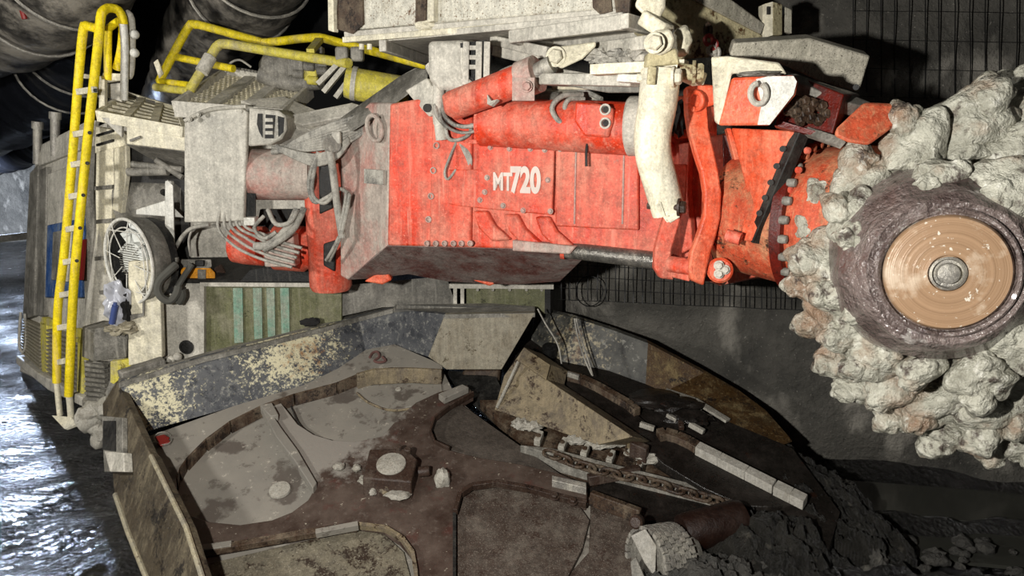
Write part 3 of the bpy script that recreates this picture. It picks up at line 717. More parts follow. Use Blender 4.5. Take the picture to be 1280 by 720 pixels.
# --- hanging sheet, vent box
hs = bp('hanging_sheet', MB().plate(pp([(230, 152, 4.62), (262, 138, 4.6), (300, 134, 4.55), (309, 140, 4.55), (307, 200, 4.55), (304, 276, 4.55), (265, 278, 4.58), (230, 278, 4.62)]), .035), 'dustgrey', bevel=.008, label='large flat grey sheet')
bp('sheet_edge', MB().tube(pp([(231, 151, 4.6), (262, 137, 4.58), (308, 133, 4.53)]), .012, n=8), 'dustgrey', hs)
for x, y in ((237, 149), (248, 143), (302, 139)): bp('sheet_bolt', MB().bolt(P(x, y, 4.56), (0, -1, 0), .012), 'dustgrey', hs)
def vent(outline, holes, Y, t, mat, name='vent_guard'):
    m = MB(); m.plate(at(outline, Y), t); o = bp(name, m, mat, bevel=.012, label='grey guard with tall slots')
    for h in holes: bp('slot', MB().plate(at(h, Y-.008), .02), 'black', o)
    return o
vg = vent([(311, 134), (348, 138), (357, 145), (358, 162), (352, 174), (338, 181), (310, 183)], [[(322, 142), (328, 142), (328, 172), (324, 165), (321, 155)], [(332, 143), (344, 144), (342, 173), (331, 173)], [(347, 145), (355, 147), (354, 165), (348, 171)]], 4.5, .2, 'dustgrey')
for y in (150, 158, 166): bp('slot_insert', MB().box(P(337, y, 4.48), (.045, .03, .02)), 'dustgrey', vg)

# --- swing motors (red cylinders) and slewing post
sm_ = bp('swing_motor', MB().lathe(P(312, 218, 4.72), (1, -.05, 0), [(.05, 0), (.145, .01), (.16, .03), (.16, .42), (.13, .44), (.13, .5), (.1, .52)], n=40), 'red_dusty', label='dusty red cylinder on its side')
bp('motor_ring', MB().lathe(P(385, 218, 4.7), (1, -.05, 0), [(.13, 0), (.17, 0), (.17, .05), (.13, .05)], n=40), 'red_dusty', sm_)
lm = bp('lift_cylinder', MB().lathe(P(290, 305, 4.85), (1, -.12, -.05), [(.05, 0), (.12, .02), (.13, .1), (.13, .22), (.1, .24), (.1, .3), (.15, .31), (.15, .5), (.13, .52), (.14, .8)], n=36), 'red', label='red cylinder under the hoses')
bp('cylinder_block', MB().box(P(352, 312, 4.55), (.19, .12, .2)), 'red_dusty', lm, bevel=.01)
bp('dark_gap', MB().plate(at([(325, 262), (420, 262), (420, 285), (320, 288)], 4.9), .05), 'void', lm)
bp('rubble', MB().lump(P(340, 345, 5.15), (.3, .1, .05), 3, .5, 3, 3), 'dustdark', lm)
bp('guard_arch', MB().plate(at([(300, 352), (312, 338), (345, 332), (385, 336), (400, 352)], 4.9), .08), 'black', lm)
sp = bp('slewing_post', MB().lathe(P(414, 362, 4.7), (0, 0, 1), [(.12, 0), (.135, .03), (.135, .78), (.12, .84), (.08, .9)], n=36), 'red', label='upright red slewing post')
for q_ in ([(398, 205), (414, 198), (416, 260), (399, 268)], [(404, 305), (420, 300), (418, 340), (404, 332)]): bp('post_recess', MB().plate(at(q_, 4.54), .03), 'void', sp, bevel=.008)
bp('bracket_box', MB().loft(at([(307, 236), (320, 236), (320, 280), (307, 280)], 4.6), at([(307, 236), (320, 236), (320, 280), (307, 280)], 4.7)), 'black', sm_, bevel=.006)
bp('bracket_shoe', MB().box(P(314, 276, 4.58), (.07, .08, .05)), 'white', sm_, bevel=.006)
# hose bundle from the left to the post
hb = []
rnd = random.Random(5)
for k in range(9):
    t = k/8
    hb.append((.013 if k < 3 else .009, [(350-10*t, 188-4*t, 4.5), (385, 168+20*t, 4.45), (430, 150+30*t, 4.4), (468-8*t, 140+22*t, 4.38), (495-30*t, 128+26*t, 4.4)]))
for k in range(6):
    t = k/5
    hb.append((.011, [(345, 182+3*t, 4.5), (370, 190+8*t, 4.44), (395, 194+12*t, 4.42), (420, 186+12*t, 4.4), (436, 172+6*t, 4.38)]))
for k in range(5):
    hb.append((.0095, [(286+4*k, 232+2*k, 4.62), (272+8*k, 280, 4.56), (290+10*k, 305-3*k, 4.5), (322+7*k, 322-5*k, 4.45), (365+3*k, 334-6*k, 4.42)]))
hb += [(.026, [(372, 262, 4.5), (360, 285, 4.45), (338, 305, 4.42), (318, 308, 4.42)]), (.02, [(380, 260, 4.5), (368, 285, 4.44), (350, 300, 4.4), (330, 312, 4.42)]),
       (.012, [(398, 190, 4.42), (386, 225, 4.4), (392, 252, 4.38), (410, 246, 4.36), (424, 236, 4.34), (437, 243, 4.32)]),
       (.012, [(396, 196, 4.42), (390, 240, 4.38), (405, 254, 4.36), (420, 240, 4.34)]),
       (.022, [(412, 184, 4.32), (417, 220, 4.3), (422, 260, 4.3), (428, 297, 4.3)]),
       (.011, [(424, 296, 4.3), (416, 312, 4.36), (408, 325, 4.44)]), (.009, [(426, 296, 4.3), (419, 312, 4.36), (412, 326, 4.44)]),
       (.012, [(437, 243, 4.3), (434, 262, 4.28), (427, 292, 4.28)]), (.01, [(433, 240, 4.3), (430, 262, 4.28), (424, 290, 4.28)]),
       (.013, [(262, 281, 4.85), (235, 288, 4.9), (215, 318, 4.95)]), (.01, [(255, 282, 4.87), (230, 292, 4.92), (213, 322, 4.95)]), (.008, [(242, 282, 4.9), (236, 300, 4.92), (238, 320, 4.95)]),
       (.012, [(330, 270, 4.5), (318, 285, 4.46), (330, 298, 4.42), (345, 290, 4.42)]), (.014, [(335, 262, 4.5), (345, 280, 4.45), (362, 278, 4.42), (372, 262, 4.45)])]
HB = bp('hose_bundle', MB().tube(pp([(340, 190, 4.5), (385, 182, 4.47), (430, 160, 4.42), (492, 134, 4.4)]), .018, n=12), 'hose', label='bundle of dusty grey hoses')
hoses(hb, HB)
bp('hose_clamp', MB().lathe(P(414, 182, 4.34), (.4, -.8, .3), [(.02, 0), (.05, 0), (.05, .03), (.02, .03)], n=16), 'steel', HB)
bp('hose_clamp', MB().box(P(421, 172, 4.35), (.05, .04, .07)), 'dustgrey', HB, bevel=.006)

# --- boom
BP = pl3((490, 130, 4.05), (484, 308, 4.05), (860, 200, 3.5)); BN = BP[1]; BX = V((-BN.y, BN.x, 0)).normalized()
BX = BX if BX.x > 0 else -BX
def b_(x, y, off=0.): return R(BP, x, y, off)
front = [b_(487, 130), b_(530, 122), b_(590, 132), b_(860, 172), b_(860, 330), b_(735, 318), b_(700, 314), b_(640, 311), b_(560, 309), b_(484, 307)]
back = [p+V((.25, 1.0, 0)) for p in front]
boom = bp('boom', MB().loft(front, back), 'red', bevel=.012, label='long red boom with white lettering')
# dusty left cheek
ck = [P(425, 165, 4.5), P(462, 128, 4.35), P(487, 128, 4.055), P(484, 309, 4.055), P(466, 325, 4.25), P(434, 350, 4.45), P(425, 345, 4.5)]
bp('boom_cheek', MB().slab(ck, V((.3, .5, 0))), 'red_dusty', boom, bevel=.012)
# underside: folded plates sloping back
un = [b_(484, 307, -.005), b_(560, 309, -.005), b_(640, 311, -.005), b_(735, 318, -.005), P(700, 352, 4.3), P(640, 356, 4.35), P(560, 352, 4.4), P(510, 343, 4.42), P(470, 348, 4.42), P(434, 350, 4.45)]
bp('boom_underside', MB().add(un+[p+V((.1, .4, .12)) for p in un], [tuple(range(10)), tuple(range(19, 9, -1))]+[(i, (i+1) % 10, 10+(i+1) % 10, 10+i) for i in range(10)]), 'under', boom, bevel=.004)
for q_ in ([(455, 352), (482, 336), (490, 350), (478, 356)], [(590, 350), (640, 346), (612, 358)]): bp('lower_lug', MB().plate(at(q_, 4.36), .06), 'orange', boom, bevel=.01)
# ridges, weld lines and sheets on the boom face
bp('boom_rib', MB().slab([b_(540, 130, .03), b_(590, 134, .03), b_(588, 308, .03), b_(536, 308, .03)], -BN*.04), 'red', boom, bevel=.01)
tp = bp('cover_plate', MB().slab([b_(598, 181, .045), b_(693, 181, .045), b_(690, 269, .045), b_(575, 258, .045), b_(560, 255, .045), b_(560, 212, .045), b_(598, 212, .045)], -BN*.05), 'red', boom, bevel=.006)
bp('cover_plate', MB().slab([b_(694, 181, .035), b_(798, 186, .035), b_(798, 288, .035), b_(694, 283, .035)], -BN*.04), 'red', boom, bevel=.008)
bp('top_flange', MB().slab([b_(585, 174, .06), b_(840, 178, .06), b_(840, 184, .06), b_(585, 180, .06)], -BN*.1), 'red', boom, bevel=.004)
bp('bottom_flange', MB().slab([b_(640, 300, .06), b_(720, 308, .06), b_(712, 318, .06), b_(640, 314, .06)], -BN*.1), 'red_dusty', boom, bevel=.008)
for c_, r_ in (((612, 268), .1), ((650, 272), .12), ((690, 275), .1)):
    x, y = c_; bp('gusset', MB().slab([b_(x-22, y-4, .04), b_(x-4, y-4, .04), b_(x+6, y+14, .04), b_(x+26, y+32, .04), b_(x+2, y+34, .04), b_(x-14, y+18, .04)], -BN*.05), 'red', boom, bevel=.012)
for x, y in ((547, 182), (543, 213), (540, 245), (537, 274)): bp('boom_plug', MB().lathe(b_(x, y, .02), BN, [(.018, 0), (.018, .016), (.012, .018), (.011, .008)], n=16), 'red_dusty', boom)
for x in (535, 546, 557, 568, 578, 589): bp('boom_plug', MB().lathe(b_(x, 304, .03), BN, [(.016, 0), (.016, .016), (.011, .018), (.01, .008)], n=16), 'red_dusty', boom)
for x, y in ((613, 184), (637, 186), (663, 186), (681, 187), (609, 222), (685, 225), (629, 257), (606, 240), (688, 264), (700, 186), (654, 263), (600, 250)): bp('boom_bolt', MB().bolt(b_(x, y, .045), BN, .011), 'red_dusty', boom)
for x in (720, 780): bp('weld_seam', MB().tube([b_(x, 190, .036), b_(x-2, 280, .036)], .005, n=6, sm=0), 'red_dusty', boom)
bp('name_tag', MB().slab([b_(453, 212, .2), b_(480, 212, .14), b_(480, 232, .14), b_(453, 230, .2)], -BN*.01) if False else MB().plate([P(455, 211, 4.18), P(479, 213, 4.06), P(479, 231, 4.06), P(455, 229, 4.18)], .02), 'hose', boom, label='small worn grey plate')
for cx, cy in ((468, 160),): bp('shackle', MB().tube([P(cx+9*math.sin(a)-.3*9*math.cos(a), cy-16*math.cos(a), 4.12-.004*9*math.sin(a)) for a in [k*2*math.pi/14 for k in range(15)]], .012, n=8, sm=2), 'red_dusty', boom)
# lettering
def letters(txt, px, py, hpx, parent, sx=1., bold=.006):
    c = bpy.data.curves.new('text', 'FONT'); c.body = txt; c.extrude = .003; c.offset = bold; c.size = 1
    o = bpy.data.objects.new('text', c); COL.objects.link(o); bpy.context.view_layer.update()
    me = bpy.data.meshes.new_from_object(o.evaluated_get(bpy.context.evaluated_depsgraph_get())); bpy.data.objects.remove(o)
    X = BX; Z = V((0, 0, 1)); O = b_(px, py, .049); top = b_(px, py-hpx, .049); k = (top-O).length/.72
    m = MB(); m.add([O+X*(v.co.x*k*sx)+Z*(v.co.y*k)+BN*v.co.z*.8 for v in me.vertices], [tuple(p.vertices) for p in me.polygons])
    bpy.data.meshes.remove(me)
    return bp('lettering', m, M['letters'], parent, label='white lettering reading '+txt)
letters('MT', 616, 237, 22, tp, .62, .03)
letters('720', 638, 239, 31, tp, .62, .045)
# loop of hoses hanging over the boom
lp = []
for k in range(4): lp.append((.006, [(571, 172, 3.9), (580+2*k, 190, 3.86), (586+k, 205, 3.86), (588-2*k, 224, 3.88)]))
lp += [(.007, [(573, 172, 3.9), (563, 195, 3.86), (556, 215, 3.86), (560, 224, 3.86), (570, 212, 3.87)]), (.011, [(553, 120, 3.9), (556, 145, 3.82), (575, 158, 3.8), (605, 152, 3.78), (630, 125, 3.75), (648, 118, 3.72)]),
       (.008, [(550, 122, 3.9), (552, 150, 3.82), (572, 165, 3.8), (598, 162, 3.8), (612, 140, 3.8)]), (.014, [(548, 118, 3.9), (545, 140, 3.85), (560, 160, 3.83)]), (.01, [(556, 150, 3.85), (560, 172, 3.84), (572, 175, 3.84), (586, 168, 3.84), (590, 155, 3.86)]),
       (.013, [(728, 118, 3.66), (703, 120, 3.6), (690, 135, 3.58), (700, 152, 3.58), (716, 150, 3.6)]), (.012, [(730, 124, 3.66), (712, 124, 3.62), (706, 136, 3.6), (716, 146, 3.6)]), (.012, [(752, 124, 3.7), (720, 110, 3.8), (690, 115, 3.8), (680, 128, 3.75)]),
       (.012, [(622, 92, 3.9), (640, 84, 3.9), (660, 82, 3.85)])]
LP = bp('hose_loop', MB().tube(pp([(574, 168, 3.9), (560, 145, 3.9), (556, 120, 3.92)]), .012, n=10), 'hose', label='loops of thin hose hanging over the boom')
hoses(lp, LP)

# extension cylinder lying on the boom
a, b = b_(604, 152, .02), b_(800, 162, .02)
xc = bp('extension_cylinder', MB().tube([a, b], .125, n=40, sm=0), 'red', boom if False else RH, label='thick red cylinder on top of the boom')
bp('cylinder_sleeve', MB().tube([a+V((0, .02, .075)), b_(700, 152, -.02)+V((0, 0, .06))], .085, n=32, sm=0), 'dustdark', xc)
bp('cylinder_band', MB().lathe(b_(785, 158, .02), BX, [(.13, 0), (.14, .01), (.14, .12), (.13, .13)], n=40), 'dustgrey', xc)
pb = bp('port_block', MB().slab([b_(719, 127, .17), b_(746, 129, .17), b_(766, 135, .17), b_(766, 153, .17), b_(760, 172, .17), b_(730, 170, .17), b_(718, 152, .17)], -BN*.14), 'red', xc, bevel=.01)
for y in (137, 154): bp('port_hole', MB().lathe(b_(757, y, .17), BN, [(.026, -.01), (.026, .012), (.018, .014), (.016, .0)], n=20), 'dustgrey', pb); bp('port', MB().cyl(b_(757, y, .172), b_(757, y, .178), .015), 'void', pb)
bp('boom_deck', MB().loft([b_(600, 176, -.02), b_(845, 180, -.02), b_(845, 172, -.02), b_(600, 168, -.02)], [b_(600, 176, -.02)+V((.2, .5, 0)), b_(845, 180, -.02)+V((.2, .5, 0)), b_(845, 172, -.02)+V((.2, .5, 0)), b_(600, 168, -.02)+V((.2, .5, 0))]), 'dustdark', xc)
# bolt hanging
bp('drain_tube', MB().tube([b_(735, 172, .12), b_(733, 190, .1), b_(733, 208, .1)], .007, n=6), 'black', xc)
# grey slide bar under the boom
gb = bp('slide_bar', MB().tube([P(705, 312, 3.72), P(822, 326, 3.48)], .042, n=28, sm=0), 'rod', label='grey steel rod under the boom')
bp('slide_bar_end', MB().tube([P(702, 312, 3.72), P(707, 312.5, 3.715)], .048, n=28, sm=0), 'red', gb)

# --- boom nose: collar, clamp arms, cream pipe, gearbox
FY = 3.32
nose = bp('boom_nose', MB().loft(pp([(845, 180, 3.5), (915, 165, 3.42), (950, 180, 3.35), (950, 345, 3.35), (900, 357, 3.4), (850, 338, 3.48)]), pp([(845, 180, 4.4), (915, 165, 4.3), (960, 180, 4.2), (960, 345, 4.2), (900, 357, 4.3), (850, 338, 4.4)])), 'red', bevel=.01, label='red nose section of the boom')
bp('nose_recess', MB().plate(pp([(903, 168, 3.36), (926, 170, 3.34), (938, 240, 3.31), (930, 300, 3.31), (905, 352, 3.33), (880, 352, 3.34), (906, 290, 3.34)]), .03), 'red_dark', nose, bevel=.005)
bp('nose_web', MB().plate(pp([(908, 160, 3.3), (914, 160, 3.3), (934, 232, 3.24), (930, 300, 3.24), (926, 300, 3.24), (928, 235, 3.24), (916, 190, 3.28)]), .05), 'orange', nose, bevel=.004)
bp('nose_web', MB().plate(pp([(848, 180, 3.44), (862, 178, 3.42), (860, 240, 3.4), (866, 310, 3.38), (850, 318, 3.42)]), .05), 'red', nose, bevel=.006)
for x0 in (862,): bp('oily_gap', MB().plate(pp([(842, 120, 3.52), (860, 118, 3.5), (860, 172, 3.45), (842, 172, 3.48)]), .12), 'orange', nose, bevel=.01)
bp('grease', MB().lump(P(850, 148, 3.46), (.035, .03, .08), 2, .5, 3, 3), 'void', nose)
bp('grease', MB().lump(P(906, 318, 3.3), (.05, .05, .12), 6, .4, 3, 3), 'brownsteel', nose)
def ribbon(L, Rr, t, name, mat, parent, **k):     # curved flat bar: two edge curves of (px,py,Y)
    n = len(L); m = MB(); A = pp(L); B = pp(Rr)
    nn = V((0, 0, 0))
    for i in range(n-1): nn += (B[i]-A[i]).cross(A[i+1]-A[i])
    nn.normalize()
    if nn.dot(EYE-A[0]) > 0: nn = -nn
    vs = A+B+[p+nn*t for p in A]+[p+nn*t for p in B]; fs = []
    for i in range(n-1): fs += [(i, i+1, n+i+1, n+i), (2*n+i, 2*n+i+1, 3*n+i+1, 3*n+i), (i, i+1, 2*n+i+1, 2*n+i), (n+i, n+i+1, 3*n+i+1, 3*n+i)]
    fs += [(0, n, 3*n, 2*n), (n-1, 2*n-1, 4*n-1, 3*n-1)]
    m.add(vs, fs); return bp(name, m, mat, parent, **k)
arm = ribbon([(857, 108, 3.22), (858, 140, 3.2), (862, 165, 3.16), (869, 190, 3.12), (877, 215, 3.1), (881, 240, 3.08), (880, 270, 3.08), (872, 295, 3.08), (864, 315, 3.08), (861, 335, 3.08), (864, 350, 3.08)],
             [(884, 104, 3.22), (884, 135, 3.2), (886, 160, 3.16), (892, 185, 3.12), (898, 212, 3.1), (902, 240, 3.08), (901, 272, 3.08), (895, 297, 3.08), (889, 315, 3.08), (884, 335, 3.08), (880, 357, 3.08)], .06, 'clamp_arm', 'orange', RH, bevel=.008, label='curved orange clamp arm')
bp('arm_head', MB().loft(at([(857, 110), (868, 103), (895, 107), (897, 130), (884, 134), (858, 134)], 3.21), at([(857, 110), (868, 103), (895, 107), (897, 130), (884, 134), (858, 134)], 3.42)), 'orange', arm, bevel=.01)
bp('arm_side', MB().plate(pp([(884, 112, 3.24), (896, 110, 3.3), (896, 170, 3.3), (886, 162, 3.22)]), .03), 'red', arm)
bp('shackle', MB().tube([P(869+9*math.sin(a), 126+11*math.cos(a), 3.18-.015*abs(math.sin(a))) for a in [(-.3+k*.33) for k in range(17)]], .011, n=8, sm=2), 'orange', arm)
ribbon([(840, 205, 3.3), (838, 250, 3.28), (826, 285, 3.26), (819, 312, 3.24), (818, 335, 3.24), (826, 348, 3.24)], [(860, 205, 3.3), (858, 250, 3.28), (848, 285, 3.26), (840, 312, 3.24), (838, 335, 3.24), (843, 350, 3.24)], .06, 'clamp_arm', 'red', RH, bevel=.008, label='red clamp arm behind the orange one')
pin = bp('clamp_pin', MB().cyl(P(838, 330, 3.22), P(872, 335, 3.1), .036), 'red', arm)
bp('clamp_shoe', MB().loft(pp([(834, 345, 3.26), (862, 352, 3.14), (862, 340, 3.14), (836, 334, 3.26)]), pp([(834, 345, 3.4), (862, 352, 3.34), (862, 340, 3.34), (836, 334, 3.4)])), 'red', arm, bevel=.006)
m = MB(); m.lathe(P(900, 338, 3.1), (-.2, -1, .1), [(.05, -.06), (.055, 0), (.045, .01)], n=24)
pe = bp('pivot_pin', m, 'orange', nose)
for k in range(3): bp('pin_bolt', MB().bolt(P(901+5*math.cos(k*2.1), 337+6*math.sin(k*2.1), 3.08), (-.2, -1, .1), .016), 'dustgrey', pe)
# cream curved support pipe
cp = bp('support_pipe', MB().tube(pp([(826, 88, 3.0), (822, 130, 2.99), (816, 165, 2.98), (817, 195, 2.97), (826, 230, 2.97), (836, 266, 2.97)]), lambda t: .078-.012*t, n=32, sm=6), 'cream', label='cream bent pipe bolted below the bracket')
bp('pipe_bolt', MB().cyl(P(797, 97, 3.0), P(846, 97, 2.93), .016).bolt(P(841, 96, 2.93), (1, -.4, 0), .03), 'cream', cp)
bp('pipe_bolt', MB().cyl(P(810, 257, 2.98), P(852, 260, 2.9), .014).bolt(P(848, 259, 2.9), (1, -.4, 0), .026), 'brownsteel', cp)
bp('pipe_lug', MB().plate(pp([(818, 258, 2.92), (826, 252, 2.9), (834, 276, 2.9), (842, 262, 2.9), (850, 264, 2.91), (850, 272, 2.91), (838, 279, 2.9), (828, 270, 2.9)]), .03), 'cream', cp, bevel=.003)
bp('pipe_cleat', MB().plate(pp([(811, 82, 2.9), (821, 84, 2.9), (819, 106, 2.9), (809, 105, 2.9)]), .02), 'cream_worn', cp, bevel=.003)
# gearbox behind the cutter head, flange with bolts
GA = V((.74, -.67, .0)).normalized(); GC = P(1015, 275, 3.1)
gb = bp('gearbox', MB().lathe(GC, GA, [(.25, -.35), (.285, -.05), (.29, 0), (.30, .03), (.31, .12), (.33, .3), (.34, .5), (.3, .62)], n=64), 'orange_rust', label='round rusty orange gearbox')
bp('gearbox_flange', MB().lathe(GC, GA, [(.29, -.055), (.318, -.05), (.318, -.005), (.29, 0)], n=64), 'red_dark', gb)
gN = GA.orthogonal().normalized(); gB = GA.cross(gN)
for k in range(26):
    a = 2*math.pi*k/26; c = GC+(gN*math.cos(a)+gB*math.sin(a))*.312
    if (c-EYE).length > (GC-EYE).length+.16: continue
    bp('flange_bolt', MB().lathe(c+GA*-.01, GA, [(.016, 0), (.018, .015), (.016, .032), (.006, .036)], n=12), 'orange_rust' if c.z > 2.1 else 'dustdark', gb)
wd = bp('side_wedge', MB().loft(pp([(914, 160, 3.08), (1000, 164, 2.86), (941, 303, 2.96), (926, 300, 3.0), (934, 240, 3.04), (924, 200, 3.06)]), pp([(914, 160, 3.4), (1004, 164, 3.3), (948, 303, 3.3), (930, 300, 3.35), (940, 240, 3.38), (930, 200, 3.4)])), 'orange', bevel=.008, label='orange wedge shaped side plate')
for t in (.15, .33, .5, .66, .82): bp('wedge_hole', MB().cyl(P(985-38*t*1.15, 168+120*t, 2.87+.08*t), P(985-38*t*1.15, 168+120*t, 2.864+.08*t), .012, n=16), 'void', wd)
bp('wedge_edge', MB().plate(pp([(1000, 164, 2.85), (1013, 168, 2.87), (952, 306, 2.98), (940, 304, 2.96)]), .04), 'void', wd, bevel=.004)
for t in (.1, .3, .5, .7, .9): bp('edge_bolt', MB().lathe(P(1014-56*t, 176+122*t, 2.86+.1*t), (.3, -1, 0), [(.014, 0), (.012, .012), (.004, .015)], n=12), 'red', wd)
bp('grease_pipe', MB().cyl(P(908, 294, 2.98), P(926, 299, 2.95), .026), 'red', wd)
# upper nose: cream bracket, red and white plate, studs, orange block
cb = bp('cream_bracket', MB().loft(pp([(889, 71, 2.95), (910, 70, 2.95), (974, 78, 2.85), (984, 93, 2.83), (915, 92, 2.87), (900, 157, 2.9), (893, 152, 2.95)]), pp([(889, 71, 3.3), (910, 70, 3.3), (974, 78, 3.25), (984, 93, 3.25), (915, 92, 3.25), (900, 157, 3.25), (893, 152, 3.3)])), 'cream', bevel=.008, label='cream bracket above the red and white plate')
rw = bp('nose_plate', MB().loft(pp([(898, 157, 2.8), (915, 97, 2.78), (993, 94, 2.72), (998, 102, 2.72), (994, 119, 2.73), (962, 157, 2.76)]), pp([(898, 157, 2.95), (915, 97, 2.93), (993, 94, 2.87), (998, 102, 2.87), (994, 119, 2.88), (962, 157, 2.91)])), 'orange', bevel=.01, label='red and white chamfered plate')
bp('white_patch', MB().plate(pp([(945, 99, 2.747), (960, 95.5, 2.737), (992, 95, 2.715), (996, 102, 2.713), (992, 118, 2.722), (962, 156, 2.752), (947, 156, 2.762), (952, 130, 2.757)]), .008), 'white', rw, label='white painted half of the plate')
bp('shackle', MB().tube([P(948+10*math.sin(a), 117-13*math.cos(a), 2.73-.01*math.cos(a)) for a in [k*2*math.pi/14*.9+.5 for k in range(15)]], .011, n=8, sm=2), 'dustgrey', rw)
bp('plate_dust', MB().lump(P(950, 93, 2.85), (.08, .05, .012), 4, .4, 3, 3), 'dustdark', rw)
sb = bp('stud_block', MB().loft(pp([(985, 90, 3.0), (1055, 118, 2.8), (1040, 170, 2.8), (970, 152, 2.95)]), pp([(985, 90, 3.2), (1075, 118, 3.1), (1060, 170, 3.1), (970, 152, 3.2)])), 'red_dark', bevel=.006, label='oily dark red block with studs')
for x, y in ((995, 128), (1005, 127), (1015, 130), (1026, 133), (993, 140), (1003, 143), (1012, 147), (1022, 150), (984, 137), (1000, 150), (1031, 143), (1010, 138)): bp('stud', MB().bolt(P(x, y, 2.84), (.35, -1, .25), .018), 'rust', sb)
bp('stud_rail', MB().plate(pp([(972, 150, 2.88), (1040, 170, 2.78), (1038, 175, 2.78), (968, 157, 2.88)]), .05), 'red_dark', sb)
bp('stud_plate', MB().plate(pp([(1003, 166, 2.85), (1045, 180, 2.7), (1050, 186, 2.7), (1010, 172, 2.85)]), .03), 'dustdark', sb)
ob = bp('nose_block', MB().loft(pp([(1042, 170, 2.62), (1046, 160, 2.62), (1080, 128, 2.66), (1130, 130, 2.66), (1115, 160, 2.6), (1085, 182, 2.58), (1060, 178, 2.6)]), pp([(1042, 170, 3.0), (1046, 160, 3.0), (1080, 128, 3.0), (1130, 130, 3.0), (1115, 160, 3.0), (1085, 182, 3.0), (1060, 178, 3.0)])), 'orange_rust', bevel=.012, label='faceted orange block above the gearbox')

# --- cutter head
hd = bp('cutter_head', MB().lathe(HC, HA, [(.2, -.006), (.235, -.016), (.258, .0), (.272, .04), (.31, .08), (.33, .15), (.35, .24), (.37, .36), (.4, .5), (.38, .62), (.3, .66)], n=96).bumpy(.012, 9), 'drum', label='wet brown cutter drum')
bp('end_cap', MB().lathe(HC, HA, [(.184, .01), (.186, -.02), (.178, -.032), (.058, -.034), (.056, -.018)], n=96), 'cap', hd, label='scoured tan end cap')
bp('cap_groove', MB().lathe(HC, HA, [(.2, .0), (.21, -.028), (.203, -.034), (.194, -.03), (.19, .0)], n=96), 'drum', hd)
cbt = bp('cap_bolt', MB().lathe(HC, HA, [(.05, -.01), (.054, -.04), (.047, -.045), (.043, -.03), (.034, -.03), (.032, -.05), (.025, -.054)], n=48), 'steel', hd)
N1 = HA.orthogonal().normalized()
def head_pt(px, py, d):                       # point on the sight line in the plane d metres into the head
    r = ray(px, py); return EYE+r*((HC+HA*d-EYE).dot(HA)/r.dot(HA))
PK = []
def pick_mesh(seed, big=1.):
    m = MB(); rn = random.Random(seed)
    # holder block under a smooth crust of wet rubble, tapered bit pointing along +X / up
    m.lump((0, 0, 0), (.12, .09, .1), seed, .34, 4, 1.0)
    m.lump((.06, -.03, .06), (.06, .055, .055), seed+20, .3, 4, 1.2)
    m.lump((-.05+.02*rn.random(), -.05, -.04), (.055, .05, .06), seed+40, .35, 4, 1.3)
    m.lathe((.06, 0, .06), (.62, 0, .78), [(.05, -.06), (.048, .0), (.042, .03), (.032, .05), (.018, .068), (.005, .076)], n=20)
    return m.bumpy(.014, 7, seed).bumpy(.004, 24, seed)
protos = []
picks = [(1140, 178, .26, 125, 1.35), (1128, 205, .34, 120, 1.), (1205, 158, .34, 75, 1.3), (1226, 132, .44, 62, .95), (1178, 222, .10, 40, .85), (1262, 236, .12, 20, 1.05), (1252, 192, .3, 60, 1.), (1272, 145, .42, 60, 1.15),
 (1072, 232, .28, 110, 1.15), (1066, 278, .2, 150, 1.15), (1036, 262, .38, 120, 1.0), (1022, 305, .42, 150, 1.05), (1040, 330, .28, 170, 1.15), (1018, 355, .42, 190, 1.0), (1078, 310, .1, 170, .8),
 (1054, 372, .24, 190, 1.15), (1088, 392, .12, 210, .85), (1036, 405, .40, 200, 1.1), (1074, 418, .26, 200, 1.05), (1054, 452, .42, 205, 1.05), (1092, 452, .26, 220, 1.05), (1074, 482, .46, 215, .9), (1118, 482, .3, 230, 1.15),
 (1140, 512, .42, 230, 1.15), (1152, 462, .12, 250, .8), (1172, 505, .34, 235, 1.1), (1190, 540, .46, 240, 1.15), (1226, 472, .14, 270, 1.1), (1222, 520, .34, 280, 1.3), (1272, 500, .34, 290, 1.1), (1272, 425, .14, 330, 1.1), (1245, 552, .48, 270, .9), (1290, 545, .44, 290, 1.1),
 (1300, 300, .3, 10, 1.1), (1310, 380, .3, 340, 1.1), (1100, 240, .42, 110, 1.), (1262, 110, .54, 60, .9)]
for k in range(9):
    protos.append(pick_mesh(k).build('pick', M['coat'], angle=70)); 
r_ = random.Random(4)
side_v = HA.cross(V((0, 0, 1))).normalized()
side_v = side_v if side_v.x > 0 else -side_v
up_v = side_v.cross(HA).normalized()
up_v = up_v if up_v.z > 0 else -up_v
for k, (x, y, d, ang, s) in enumerate(picks):
    c = head_pt(x, y, d); src = protos[k % 9]
    o = src if k < 9 else src.copy()
    if k >= 9: COL.objects.link(o)
    o.parent = None; wl(o, c); adopt(o, hd)
    th = math.radians(ang-50)                 # the bit of the prototype points 50 degrees up from local +X
    X = side_v*math.cos(th)+up_v*math.sin(th); Z = -side_v*math.sin(th)+up_v*math.cos(th); Y = Z.cross(X)
    o.rotation_euler = Matrix((X, Y, Z)).transposed().to_euler(); s *= r_.uniform(.78, .98); o.scale = (s, s*r_.uniform(.8, 1.1), s*r_.uniform(.8, 1.05))

